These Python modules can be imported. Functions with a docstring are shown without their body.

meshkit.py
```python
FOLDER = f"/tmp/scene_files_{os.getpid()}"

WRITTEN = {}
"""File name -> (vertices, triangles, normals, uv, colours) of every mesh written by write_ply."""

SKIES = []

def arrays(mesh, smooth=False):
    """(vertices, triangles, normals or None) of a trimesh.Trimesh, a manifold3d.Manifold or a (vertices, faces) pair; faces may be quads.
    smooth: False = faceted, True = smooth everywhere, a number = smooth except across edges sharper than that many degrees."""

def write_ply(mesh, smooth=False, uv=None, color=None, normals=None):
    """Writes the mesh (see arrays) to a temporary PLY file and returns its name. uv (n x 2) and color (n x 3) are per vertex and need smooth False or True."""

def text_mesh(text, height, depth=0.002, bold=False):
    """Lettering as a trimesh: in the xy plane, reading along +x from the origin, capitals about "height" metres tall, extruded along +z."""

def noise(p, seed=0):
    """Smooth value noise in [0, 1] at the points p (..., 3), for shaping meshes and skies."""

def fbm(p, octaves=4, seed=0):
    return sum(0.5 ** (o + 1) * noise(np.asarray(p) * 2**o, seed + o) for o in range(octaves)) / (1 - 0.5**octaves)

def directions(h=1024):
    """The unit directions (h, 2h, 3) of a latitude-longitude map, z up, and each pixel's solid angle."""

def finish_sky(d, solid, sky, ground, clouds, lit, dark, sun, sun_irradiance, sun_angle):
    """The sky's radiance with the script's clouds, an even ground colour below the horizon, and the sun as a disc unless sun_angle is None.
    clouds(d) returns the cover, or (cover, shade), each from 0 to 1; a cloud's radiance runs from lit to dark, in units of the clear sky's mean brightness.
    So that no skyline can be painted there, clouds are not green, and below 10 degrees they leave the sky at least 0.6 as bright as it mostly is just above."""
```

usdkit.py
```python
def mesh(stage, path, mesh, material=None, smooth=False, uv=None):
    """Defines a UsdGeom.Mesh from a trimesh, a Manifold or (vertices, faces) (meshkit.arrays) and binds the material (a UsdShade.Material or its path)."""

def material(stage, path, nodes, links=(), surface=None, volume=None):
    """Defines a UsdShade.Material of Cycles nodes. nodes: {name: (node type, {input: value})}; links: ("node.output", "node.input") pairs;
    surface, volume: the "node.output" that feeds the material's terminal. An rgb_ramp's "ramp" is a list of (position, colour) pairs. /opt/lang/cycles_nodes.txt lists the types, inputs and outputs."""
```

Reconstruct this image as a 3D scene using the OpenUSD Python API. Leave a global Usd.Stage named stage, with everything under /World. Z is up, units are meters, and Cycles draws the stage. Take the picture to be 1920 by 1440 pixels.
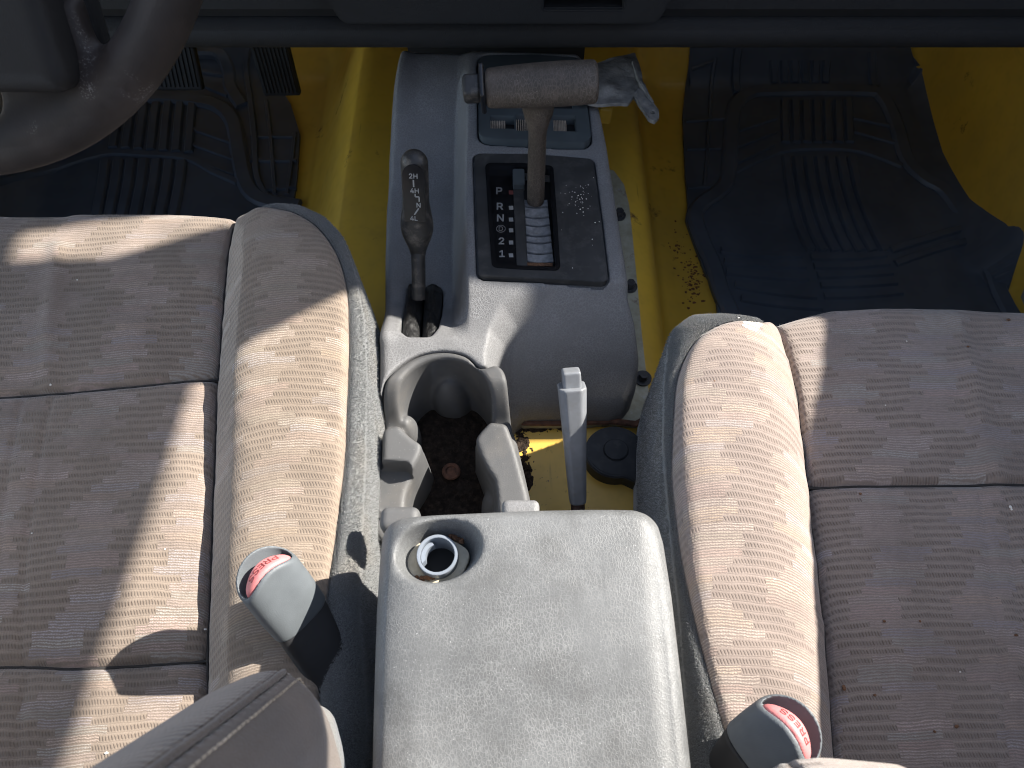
import math, random
import numpy as np, trimesh, usdkit, meshkit
from pxr import Usd, UsdGeom, UsdLux, UsdShade, Gf, Sdf
from scipy.ndimage import map_coordinates
from shapely.geometry import Polygon, LineString

stage = Usd.Stage.CreateInMemory()
UsdGeom.SetStageUpAxis(stage, UsdGeom.Tokens.z)
UsdGeom.SetStageMetersPerUnit(stage, 1.0)
UsdGeom.Xform.Define(stage, '/World')
rng = np.random.default_rng(7)
random.seed(7)

# ------------------------------------------------------------------ camera, sky, sun, exposure
F = 1371.0
PITCH = math.radians(62)
CAM = np.array([0.0, 0.0, 1.0])
EXPOSURE = 1.56
SUN_AZ = math.atan2(0.930, 0.368)          # from +y towards +x
SUN_EL = math.radians(37)
SUN_INT, SKY = 1.16, 0.112
SUN = np.array([math.cos(SUN_EL) * math.sin(SUN_AZ), math.cos(SUN_EL) * math.cos(SUN_AZ), math.sin(SUN_EL)])

cam = UsdGeom.Camera.Define(stage, '/World/camera')
cam.AddTranslateOp().Set(Gf.Vec3d(*CAM))
cam.AddRotateXOp().Set(90 - math.degrees(PITCH))
cam.CreateHorizontalApertureAttr(36.0)
cam.CreateVerticalApertureAttr(27.0)
cam.CreateFocalLengthAttr(36.0 * F / 1920)
cam.CreateClippingRangeAttr(Gf.Vec2f(0.01, 200))
cam.CreateExposureAttr(EXPOSURE)
cam.CreateFStopAttr(14.0)
cam.CreateFocusDistanceAttr(0.60)

usdkit.material(stage, '/World/Looks/sky', {
    's': ('sky_texture', {'sky_type': 'single_scattering', 'sun_disc': False, 'sun_elevation': SUN_EL, 'sun_rotation': SUN_AZ}),
    'h': ('hsv', {'hue': 0.5, 'saturation': 0.80, 'value': 1.0, 'fac': 1.0}),
    'b': ('background_shader', {'strength': SKY})}, [('s.color', 'h.color'), ('h.color', 'b.color')], surface='b.background')
dome = UsdLux.DomeLight.Define(stage, '/World/sky')
UsdShade.MaterialBindingAPI.Apply(dome.GetPrim()).Bind(UsdShade.Material.Get(stage, '/World/Looks/sky'))
dome.GetPrim().SetCustomDataByKey('kind', 'structure')
sun = UsdLux.DistantLight.Define(stage, '/World/sun')
sun.CreateIntensityAttr(SUN_INT); sun.CreateAngleAttr(0.5); sun.CreateNormalizeAttr(True)
sun.CreateColorAttr(Gf.Vec3f(1.0, 0.95, 0.87))
sun.AddRotateZOp().Set(-math.degrees(SUN_AZ))
sun.AddRotateXOp().Set(math.degrees(SUN_EL) - 90)

# ------------------------------------------------------------------ layout helpers
def ray(px, py):
    a, b = (px - 960) / F, (720 - py) / F
    c, s = math.cos(PITCH), math.sin(PITCH)
    return np.array([a, c + b * s, -s + b * c])

def P(px, py, z):
    d = ray(px, py)
    return CAM + d * ((z - 1.0) / d[2])

def PF(px, py, fz):
    z = 0.3
    for _ in range(30):
        p = P(px, py, z); z = 0.5 * z + 0.5 * float(fz(p[0], p[1]))
    return P(px, py, z)

def W(pts):
    return np.array([P(*p)[:2] for p in pts])

def Wz(pts, z):
    return np.array([P(a, b, z)[:2] for a, b in pts])

def catmull(p, closed=True, n=5):
    p = np.asarray(p, float); out = []
    m = len(p)
    for i in range(m if closed else m - 1):
        if closed:
            a, b, c, d = p[(i - 1) % m], p[i], p[(i + 1) % m], p[(i + 2) % m]
        else:
            a, b, c, d = p[max(i - 1, 0)], p[i], p[i + 1], p[min(i + 2, m - 1)]
        for k in range(n):
            t = k / n
            out.append(0.5 * (2 * b + (c - a) * t + (2 * a - 5 * b + 4 * c - d) * t * t + (3 * b - a - 3 * c + d) * t ** 3))
    if not closed:
        out.append(p[-1])
    return np.array(out)

def roundpoly(p, r):
    g = Polygon(p).buffer(0)
    g = g.buffer(-r, quad_segs=6).buffer(2 * r, quad_segs=6).buffer(-r, quad_segs=6)
    return np.array(g.exterior.coords)[:-1]

# ------------------------------------------------------------------ signed distance fields and surface nets
def segdist(p, X, Y, closed):
    d = np.full(np.broadcast(X, Y).shape, 1e9)
    m = len(p)
    for i in range(m if closed else m - 1):
        a, b = p[i], p[(i + 1) % m]
        e = b - a
        wx, wy = X - a[0], Y - a[1]
        t = np.clip((wx * e[0] + wy * e[1]) / max(e @ e, 1e-18), 0, 1)
        d = np.minimum(d, (wx - e[0] * t) ** 2 + (wy - e[1] * t) ** 2)
    return np.sqrt(d)

def polysd(p, X, Y):
    d = segdist(p, X, Y, True)
    inside = np.zeros(d.shape, bool)
    m = len(p)
    for i in range(m):
        a, b = p[i], p[(i + 1) % m]
        if a[1] == b[1]:
            continue
        c = ((a[1] > Y) != (b[1] > Y)) & (X < (b[0] - a[0]) * (Y - a[1]) / (b[1] - a[1]) + a[0])
        inside ^= c
    return np.where(inside, -d, d)

def smin(a, b, k):
    h = np.clip(0.5 + 0.5 * (b - a) / k, 0, 1)
    return b + (a - b) * h - k * h * (1 - h)

def smax(a, b, k):
    return -smin(-a, -b, k)

def rmax(a, b, r):
    return np.minimum(np.maximum(a, b), -r) + np.sqrt(np.maximum(a + r, 0) ** 2 + np.maximum(b + r, 0) ** 2) if r > 0 else np.maximum(a, b)

def rint(a, b, r):
    """intersection with a rounded edge of radius r"""
    a, b = a + r, b + r
    return np.minimum(np.maximum(a, b), 0) + np.sqrt(np.maximum(a, 0) ** 2 + np.maximum(b, 0) ** 2) - r

def sst(a, b, x):
    t = np.clip((x - a) / (b - a), 0, 1)
    return t * t * (3 - 2 * t)

def nets(fn, lo, hi, h, pre=None):
    lo, hi = np.asarray(lo, float), np.asarray(hi, float)
    n = np.ceil((hi - lo) / h).astype(int) + 1
    ax = [lo[k] + h * np.arange(n[k]) for k in range(3)]
    X, Y, Z = ax[0][:, None, None], ax[1][None, :, None], ax[2][None, None, :]
    Fv = np.array(np.broadcast_to(fn(X, Y, Z), tuple(n)), dtype=np.float32)
    for k in range(3):
        s = [slice(None)] * 3
        for e in (0, -1):
            s[k] = e; Fv[tuple(s)] = np.maximum(Fv[tuple(s)], h * 0.6)
    return nets_grid(Fv, lo, h)

def nets_grid(Fv, lo, h):
    S = Fv < 0
    nx, ny, nz = S.shape
    cnt = np.zeros((nx - 1, ny - 1, nz - 1), np.int8)
    corners = [(i, j, k) for i in (0, 1) for j in (0, 1) for k in (0, 1)]
    for i, j, k in corners:
        cnt += S[i:nx - 1 + i, j:ny - 1 + j, k:nz - 1 + k]
    act = (cnt > 0) & (cnt < 8)
    cells = np.argwhere(act)
    index = np.full(act.shape, -1, np.int64); index[act] = np.arange(len(cells))
    vals = np.stack([Fv[cells[:, 0] + i, cells[:, 1] + j, cells[:, 2] + k] for i, j, k in corners], 1)
    acc, num = np.zeros((len(cells), 3)), np.zeros(len(cells))
    for a in range(8):
        for b in range(a + 1, 8):
            ca, cb = np.array(corners[a]), np.array(corners[b])
            if np.abs(ca - cb).sum() != 1:
                continue
            va, vb = vals[:, a], vals[:, b]
            m = (va < 0) != (vb < 0)
            t = np.where(m, va / np.where(m, va - vb, 1), 0)
            acc += np.where(m[:, None], ca + (cb - ca) * t[:, None], 0); num += m
    v = cells + acc / num[:, None]
    faces = []
    for k in range(3):
        s0, s1 = [slice(1, -1)] * 3, [slice(1, -1)] * 3
        s0[k], s1[k] = slice(0, -1), slice(1, None)
        A, B = S[tuple(s0)], S[tuple(s1)]
        e = np.argwhere(A != B)
        off = np.ones(3, int); off[k] = 0
        e = e + off
        inside = A[A != B]
        u, w = (k + 1) % 3, (k + 2) % 3
        du, dw = np.eye(3, dtype=int)[u], np.eye(3, dtype=int)[w]
        q = np.stack([index[tuple((e - du - dw).T)], index[tuple((e - dw).T)], index[tuple(e.T)], index[tuple((e - du).T)]], 1)
        q = np.where(inside[:, None], q, q[:, ::-1])
        faces.append(q)
    q = np.concatenate(faces)
    # pull the points onto the zero level
    for _ in range(3):
        f0 = map_coordinates(Fv, v.T, order=1)
        g = np.stack([(map_coordinates(Fv, (v + 0.5 * np.eye(3)[k]).T, order=1) - map_coordinates(Fv, (v - 0.5 * np.eye(3)[k]).T, order=1)) for k in range(3)], 1)
        step = -f0[:, None] * g / np.maximum((g ** 2).sum(1, keepdims=True), 1e-12)
        l = np.linalg.norm(step, axis=1, keepdims=True)
        v = np.clip(v + step * np.minimum(1, 0.5 / np.maximum(l, 1e-9)) * 0.7, 0, np.array(Fv.shape) - 1)
    return (lo + v * h, np.vstack([q[:, [0, 1, 2]], q[:, [0, 2, 3]]]))

# ------------------------------------------------------------------ scene tree helpers
counts = {}
def numbered(parent, name):
    k = counts.get((parent, name), 0); counts[(parent, name)] = k + 1
    return f'{parent}/{name}' + (f'_{k:03d}' if k else '')

def data(prim, **kw):
    for k, v in kw.items():
        if v:
            prim.SetCustomDataByKey(k, v)

class Thing:
    def __init__(self, name, label=None, category=None, base=(0, 0, 0), group=None, kind=None):
        self.path = numbered('/World', name)
        self.base = np.asarray(base, float)
        x = UsdGeom.Xform.Define(stage, self.path); x.AddTranslateOp().Set(Gf.Vec3d(*map(float, self.base)))
        data(x.GetPrim(), label=label, category=category, group=group, kind=kind)
    def add(self, name, mesh, m, smooth=False, parent=None, label=None, kind=None):
        v, f = (mesh.vertices, mesh.faces) if isinstance(mesh, trimesh.Trimesh) else mesh[:2]
        path = numbered(parent or self.path, name)
        p = usdkit.mesh(stage, path, (np.asarray(v) - self.base, np.asarray(f)), '/World/Looks/' + m, smooth=smooth)
        data(p.GetPrim(), label=label, kind=kind)
        return path

def solo(name, mesh, m, label=None, category=None, smooth=False, group=None, kind=None):
    v, f = (mesh.vertices, mesh.faces) if isinstance(mesh, trimesh.Trimesh) else mesh[:2]
    path = numbered('/World', name)
    p = usdkit.mesh(stage, path, (np.asarray(v), np.asarray(f)), '/World/Looks/' + m, smooth=smooth)
    data(p.GetPrim(), label=label, category=category, group=group, kind=kind)
    return path

# ------------------------------------------------------------------ small mesh makers
cat = trimesh.util.concatenate
def basis(o, ex, ey, ez):
    m = np.eye(4); m[:3, 0], m[:3, 1], m[:3, 2], m[:3, 3] = ex, ey, ez, o
    return m

def unit(v):
    v = np.asarray(v, float); return v / np.linalg.norm(v)

def prism(poly, z0, z1, bevel=0.0):
    """upright prism over a world polygon, with a small chamfer round its top"""
    g = Polygon(poly).buffer(0)
    if g.geom_type != 'Polygon':
        g = max(g.geoms, key=lambda a: a.area)
    g = g.simplify(2e-5)
    if not bevel:
        t = trimesh.creation.extrude_polygon(g, z1 - z0, engine='earcut'); t.apply_translation([0, 0, z0]); return t
    import manifold3d as m3
    ring = np.array(trimesh.creation.extrude_polygon(g, 1, engine='earcut').bounds)
    cs = m3.CrossSection([np.array(g.exterior.coords)[:-1][::1 if g.exterior.is_ccw else -1]] + [np.array(i.coords)[:-1][::-1 if i.is_ccw else 1] for i in g.interiors])
    out = m3.Manifold.extrude(cs, z1 - bevel - z0).translate([0, 0, z0])
    steps = 3
    for k in range(steps):
        a0, a1 = math.pi / 2 * k / steps, math.pi / 2 * (k + 1) / steps
        off = -bevel * (1 - math.cos((a0 + a1) / 2))
        c2 = cs.offset(off, m3.JoinType.Round)
        out += m3.Manifold.extrude(c2, bevel * (math.sin(a1) - math.sin(a0)) + 1e-5).translate([0, 0, z1 - bevel + bevel * math.sin(a0) - 1e-5])
    me = out.to_mesh()
    return trimesh.Trimesh(me.vert_properties[:, :3], me.tri_verts, process=False)

def sweep(path, prof, up=None, closed=False):
    """prof: (k,2) (side, height) closed ring swept along 3-D points"""
    path = np.asarray(path, float); n, k = len(path), len(prof)
    t = np.gradient(path, axis=0) if not closed else np.roll(path, -1, 0) - np.roll(path, 1, 0)
    t /= np.linalg.norm(t, axis=1, keepdims=True)
    upv = np.array([0, 0, 1.0]) if up is None else np.asarray(up, float)
    V = []
    for i in range(n):
        s = np.cross(t[i], upv); s /= np.linalg.norm(s); u = np.cross(s, t[i])
        V.append(path[i] + np.outer(prof[:, 0], s) + np.outer(prof[:, 1], u))
    V = np.concatenate(V); Fc = []
    for i in range(n if closed else n - 1):
        for j in range(k):
            a, b = i * k + j, i * k + (j + 1) % k
            c, d = ((i + 1) % n) * k + (j + 1) % k, ((i + 1) % n) * k + j
            Fc += [[a, b, c], [a, c, d]]
    if not closed:
        for j in range(1, k - 1):
            Fc += [[0, j + 1, j], [(n - 1) * k, (n - 1) * k + j, (n - 1) * k + j + 1]]
    m = trimesh.Trimesh(V, Fc, process=False)
    if m.volume < 0:
        m.invert()
    return m

def ringprof(r, k=10, ry=None):
    a = np.linspace(0, 2 * np.pi, k, endpoint=False)
    return np.stack([r * np.cos(a), (ry or r) * np.sin(a)], 1)

def strip_prof(w, h):
    return np.array([[-w / 2, -h], [w / 2, -h], [w / 2, h * 0.35], [w * 0.34, h], [-w * 0.34, h], [-w / 2, h * 0.35]])

def tube(path, r, k=10):
    return sweep(path, ringprof(r, k))

def sheet(fz, xs, ys, keep=None):
    X, Y = np.meshgrid(xs, ys, indexing='ij')
    V = np.stack([X, Y, fz(X, Y)], -1).reshape(-1, 3)
    i, j = np.meshgrid(np.arange(len(xs) - 1), np.arange(len(ys) - 1), indexing='ij')
    a = (i * len(ys) + j).ravel(); b = a + len(ys)
    return (V, np.vstack([np.stack([a, b, b + 1], 1), np.stack([a, b + 1, a + 1], 1)]))

def blob(c, r, seed, sub=2, rough=0.35):
    m = trimesh.creation.icosphere(subdivisions=sub)
    n = meshkit.noise(m.vertices * 1.7 + seed * 3.1, seed)
    m.vertices = m.vertices * (1 - rough + 2 * rough * n)[:, None] * np.asarray(r) + np.asarray(c)
    return m

# ------------------------------------------------------------------ materials
class G:
    def __init__(self): self.n, self.l, self.k = {}, [], 0
    def node(self, kind, out, **ins):
        self.k += 1; name = f'n{self.k}'; vals = {}
        for a, b in ins.items():
            if isinstance(b, str) and b[:1] == 'n' and '.' in b: self.l.append((b, f'{name}.{a}'))
            else: vals[a] = b
        self.n[name] = (kind, vals)
        return f'{name}.{out}'
    def m(self, op, a, b=0.0, c=0.0, clamp=False):
        ins = {'math_type': op, 'value1': a, 'value2': b}
        if op in ('multiply_add', 'compare', 'smoothmin'): ins['value3'] = c
        if clamp: ins['use_clamp'] = True
        return self.node('math', 'value', **ins)
    def mix(self, f, a, b, kind='mix'):
        return self.node('mix', 'color', mix_type=kind, fac=f, color1=a, color2=b)
    def ramp(self, f, stops): return self.node('rgb_ramp', 'color', fac=f, ramp=stops)
    def mask(self, f, lo, hi): return self.node('map_range', 'result', value=f, from_min=lo, from_max=hi, to_min=0.0, to_max=1.0, clamp=True)
    def noise(self, scale, detail=3.0, rough=0.55, vec=None, out='fac', dist=0.0):
        return self.node('noise_texture', out, vector=vec or self.pos(), scale=scale, detail=detail, roughness=rough, distortion=dist)
    def pos(self):
        if not hasattr(self, 'p'): self.p = self.node('geometry', 'position')
        return self.p
    def vec(self, op, a, b=(0, 0, 0), scale=None):
        ins = {'math_type': op, 'vector1': a, 'vector2': b}
        if scale is not None: ins['scale'] = scale
        return self.node('vector_math', 'vector', **ins)
    def warp(self, vec, scale, amount):
        d = self.vec('subtract', self.noise(scale, 2.0, vec=vec, out='color'), (0.5, 0.5, 0.5))
        return self.vec('add', vec, self.vec('scale', d, scale=amount))
    def bump(self, h, strength, dist):
        return self.node('bump', 'normal', height=h, strength=strength, distance=dist)
    def done(self, name, **ins):
        s = self.node('principled_bsdf', 'BSDF', **ins)
        return usdkit.material(stage, '/World/Looks/' + name, self.n, self.l, surface=s)

def mul(c, k): return tuple(min(1, x * k) for x in c)

def simple(name, col, rough=0.5, vary=0.25, scale=40, bump=0.15, bscale=900, bdist=0.0004, spec=0.5, metallic=0.0, dust=None, dustamt=0.3, sheen=0.0):
    g = G()
    n = g.noise(scale, 4.0)
    c = g.mix(g.mask(n, 0.3, 0.72), mul(col, 1 - vary), mul(col, 1 + vary))
    r = rough
    if dust:
        d = g.m('multiply', g.mask(g.noise(scale * 1.7, 6.0, 0.7), 0.5, 0.75), dustamt)
        c = g.mix(d, c, dust)
        sp = g.mask(g.noise(700, 2.0, 0.6), 0.72, 0.76)
        c = g.mix(g.m('multiply', sp, dustamt), c, dust)
    g.done(name, base_color=c, roughness=r, specular_ior_level=spec, metallic=metallic, sheen_weight=sheen,
           normal=g.bump(g.noise(bscale, 3.0), bump, bdist))

def grained(name, col, web, scale, rough, amt=0.6, bump=0.35, patch=0.3, stretch=(1, 1, 1), scuff=None, dirt=None, line=0.12, spec=0.45):
    """moulded plastic with a leather grain of fine creases"""
    g = G()
    p = g.node('mapping', 'vector', vector=g.pos(), scale=stretch)
    w = g.warp(p, scale * 0.30, 1.5 / scale)
    w = g.warp(w, scale * 1.0, 0.6 / scale)
    e = g.node('voronoi_texture', 'distance', vector=w, scale=scale, feature='distance_to_edge')
    e2 = g.node('voronoi_texture', 'distance', vector=w, scale=scale * 2.3, feature='distance_to_edge')
    l1 = g.m('subtract', 1.0, g.mask(e, 0.0, line))
    l2 = g.m('multiply', g.m('subtract', 1.0, g.mask(e2, 0.0, line)), 0.45)
    wear = g.mask(g.noise(38, 5.0, 0.65), 0.28, 0.7)
    ln = g.m('multiply', g.m('maximum', l1, l2), g.m('multiply_add', wear, 0.8, 0.2))
    pt = g.noise(9, 4.0, 0.6)
    c = g.mix(g.mask(pt, 0.3, 0.7), mul(col, 1 - patch), mul(col, 1 + patch * 0.6))
    c = g.mix(g.m('multiply', ln, amt), c, web)
    if scuff:
        s = g.node('mapping', 'vector', vector=g.pos(), scale=(160, 9, 40))
        sc = g.m('multiply', g.mask(g.noise(1.0, 3.0, 0.6, vec=s), 0.6, 0.72), g.mask(g.noise(14, 3.0), 0.45, 0.65))
        c = g.mix(g.m('multiply', sc, 0.35), c, scuff)
    if dirt:
        d = g.mask(g.noise(23, 6.0, 0.7), 0.5, 0.72)
        c = g.mix(g.m('multiply', d, 0.6), c, dirt)
        c = g.mix(g.m('multiply', g.mask(g.noise(900, 1.0), 0.73, 0.76), 0.7), c, mul(web, 1.3))
    h = g.m('add', g.m('multiply', ln, 0.6), g.m('multiply', g.noise(scale * 3, 2.0), 0.3))
    g.done(name, base_color=c, roughness=g.m('multiply_add', ln, 0.1, rough), specular_ior_level=spec, normal=g.bump(h, bump, 0.0006))

def fabric(name, angle, base, tick, cols, strength=1.0, pitch=0.0054, seglen=0.036, worn=(0.52, 0.42, 0.33), wornamt=0.0, bend=0.0, x0=0.0, stain=None):
    g = G()
    p = g.node('mapping', 'vector', vector=g.pos(), rotation=(0, 0, -angle))
    p = g.warp(p, 14, 0.006)
    p = g.warp(p, 90, 0.0016)
    sx = g.node('separate_xyz', 'x', vector=p); 
    sy = g.node('separate_xyz', 'y', vector=p); sz = g.node('separate_xyz', 'z', vector=p)
    dx = g.m('subtract', sx, x0)
    y = g.m('add', g.m('subtract', sy, g.m('multiply', sz, 0.5)), g.m('multiply', g.m('multiply', dx, dx), bend))
    v = g.m('divide', y, pitch); row = g.m('floor', v); fv = g.m('subtract', v, row)
    rr = g.node('white_noise_texture', 'value', dimensions='1D', w=row)
    drift = g.node('noise_texture', 'fac', dimensions='1D', w=g.m('multiply', row, 0.15), scale=1.0, detail=1.0)
    u = g.m('add', g.m('divide', sx, seglen), g.m('add', g.m('multiply', drift, 3.4), g.m('multiply', rr, 0.36)))
    seg = g.m('floor', u)
    par = g.m('floored_modulo', seg, 2.0)
    cell = g.node('combine_xyz', 'vector', x=seg, y=row, z=3.7)
    h = g.node('white_noise_texture', 'value', dimensions='3D', vector=cell)
    h2 = g.node('white_noise_texture', 'color', dimensions='3D', vector=cell)
    k = g.node('separate_color', 'g', color=h2)
    # coloured runs: three thin yarn lines, each dashed by the weave
    wob = g.m('multiply', g.noise(600, 1.0), 0.25)
    line = g.m('multiply_add', g.m('sine', g.m('multiply', g.m('add', fv, wob), 2 * math.pi * 3)), 0.5, 0.5)
    dash = g.m('multiply_add', g.m('sine', g.m('multiply', g.m('add', sx, g.m('multiply', rr, 0.01)), 2 * math.pi / 0.0019)), 0.5, 0.5)
    ld = g.m('multiply', line, g.m('multiply_add', dash, 0.3, 0.7))
    pal = g.node('rgb_ramp', 'color', fac=h, ramp=cols, interpolate=False)
    run = g.mix(g.m('multiply', g.m('multiply_add', ld, 0.9, 0.1), strength), base, pal)
    run = g.mix(g.m('multiply', g.m('subtract', 1.0, line), 0.55), run, mul(base, 0.55))
    hot = g.m('multiply', g.m('multiply', g.mask(k, 0.55, 0.75), g.mask(ld, 0.5, 0.9)), 0.6)
    run = g.mix(hot, run, g.mix(0.55, pal, (0.62, 0.56, 0.52)))
    # looped runs: dark slanted ticks between pale threads
    tph = g.m('divide', g.m('add', sx, g.m('add', g.m('multiply', fv, 0.0017), g.m('multiply', rr, 0.02))), 0.0021)
    tk = g.m('sine', g.m('multiply', tph, 2 * math.pi))
    trand = g.node('white_noise_texture', 'value', dimensions='2D', vector=g.node('combine_xyz', 'vector', x=g.m('floor', g.m('add', tph, 0.25)), y=row, z=0.0))
    win = g.m('multiply', g.mask(fv, 0.12, 0.3), g.m('subtract', 1.0, g.mask(fv, 0.62, 0.8)))
    tm = g.m('multiply', g.mask(tk, -0.1, 0.65), win)
    loop = g.mix(g.m('multiply', tm, g.m('multiply_add', trand, 0.5, g.m('multiply_add', k, 0.25, 0.08))), g.mix(g.m('multiply_add', win, 0.5, 0.4), mul(base, 0.92), mul(base, 0.66)), tick)
    loop = g.mix(g.m('multiply', g.m('subtract', 1.0, win), g.m('multiply', dash, 0.35)), loop, mul(base, 1.1))
    c = g.mix(par, loop, run)
    c = g.mix(g.m('multiply', rr, 0.22), c, mul(base, 0.55))
    # wear, dirt
    wn = g.mask(g.noise(7, 5.0, 0.6), 0.35, 0.68)
    c = g.mix(g.m('multiply', wn, wornamt), c, worn)
    c = g.mix(g.m('multiply', g.mask(g.noise(11, 6.0, 0.65), 0.50, 0.72), 0.5), c, mul(base, 0.45))
    c = g.mix(g.m('multiply', g.mask(g.noise(260, 3.0, 0.6), 0.35, 0.65), 0.22), c, mul(base, 0.5))
    c = g.mix(g.m('multiply', g.mask(g.noise(330, 2.0), 0.76, 0.79), 0.6), c, (0.02, 0.015, 0.012))
    if stain is not None:
        dd = g.node('vector_math', 'value', math_type='distance', vector1=g.pos(), vector2=tuple(stain))
        sm = g.m('multiply', g.m('subtract', 1.0, g.mask(g.m('add', dd, g.m('multiply', g.m('subtract', g.noise(160, 3.0), 0.5), 0.02)), 0.0085, 0.0105)), g.m('subtract', 1.0, g.m('multiply', tm, 0.9)))
        c = g.mix(g.m('multiply', sm, g.mask(fv, 0.15, 0.35)), c, (0.78, 0.74, 0.66))
    hh = g.m('subtract', g.m('multiply', g.m('multiply', par, ld), 0.8), g.m('multiply', g.m('multiply', g.m('subtract', 1.0, par), tm), 1.0))
    hh = g.m('add', hh, g.m('multiply', g.noise(1500, 2.0), 0.35))
    rowgap = g.m('maximum', g.m('subtract', 1.0, g.mask(fv, 0.0, 0.12)), g.mask(fv, 0.9, 1.0))
    hh = g.m('subtract', hh, g.m('multiply', rowgap, 0.5))
    g.done(name, base_color=c, roughness=0.9, specular_ior_level=0.2, sheen_weight=0.25, sheen_roughness=0.5, normal=g.bump(hh, 0.55, 0.0006))

def velour(name, col, hi):
    g = G()
    n = g.noise(1300, 3.0, 0.75); n2 = g.noise(600, 3.0)
    c = g.mix(g.mask(n, 0.30, 0.72), mul(col, 0.75), hi)
    c = g.mix(g.m('multiply', g.mask(g.noise(16, 5.0), 0.5, 0.7), 0.35), c, (0.24, 0.20, 0.15))
    c = g.mix(g.m('multiply', g.mask(g.noise(1400, 1.0), 0.72, 0.75), 0.6), c, (0.45, 0.40, 0.32))
    g.done(name, base_color=c, roughness=0.95, specular_ior_level=0.15, sheen_weight=0.6, sheen_roughness=0.4, normal=g.bump(g.m('add', n, n2), 0.3, 0.0008))

def paint(name, col, rust_lo=0.6, grime=0.5, speck=0.5):
    g = G()
    n = g.noise(6, 5.0, 0.6)
    c = g.mix(g.m('multiply', g.mask(n, 0.42, 0.7), grime), col, mul((0.30, 0.20, 0.06), 1.0))
    fine = g.noise(55, 6.0, 0.75)
    c = g.mix(g.m('multiply', g.mask(fine, 0.5, 0.78), grime * 0.7), c, mul(col, 0.45))
    rust = g.m('multiply', g.mask(g.noise(13, 6.0, 0.7), rust_lo, rust_lo + 0.07), g.mask(g.noise(60, 5.0, 0.7), 0.42, 0.55))
    c = g.mix(rust, c, g.mix(g.noise(200, 3.0), (0.055, 0.022, 0.012), (0.13, 0.055, 0.02)))
    s = g.m('multiply', g.mask(g.noise(260, 4.0, 0.7), 0.66, 0.7), g.mask(g.noise(20, 2.0), 0.45, 0.6))
    c = g.mix(g.m('multiply', s, speck), c, (0.03, 0.02, 0.012))
    sv = g.node('mapping', 'vector', vector=g.pos(), rotation=(0, 0, 0.5), scale=(220, 12, 60))
    scr = g.m('multiply', g.mask(g.noise(1.0, 3.0, vec=sv), 0.66, 0.7), g.mask(g.noise(12, 2.0), 0.52, 0.65))
    c = g.mix(g.m('multiply', scr, 0.5), c, mul(col, 0.35))
    g.done(name, base_color=c, roughness=g.m('multiply_add', rust, 0.4, g.m('multiply_add', fine, 0.3, 0.28)), specular_ior_level=0.5, coat_weight=0.15, coat_roughness=0.3,
           normal=g.bump(g.m('add', g.m('multiply', rust, 0.6), g.m('multiply', fine, 0.15)), 0.4, 0.001))

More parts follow.
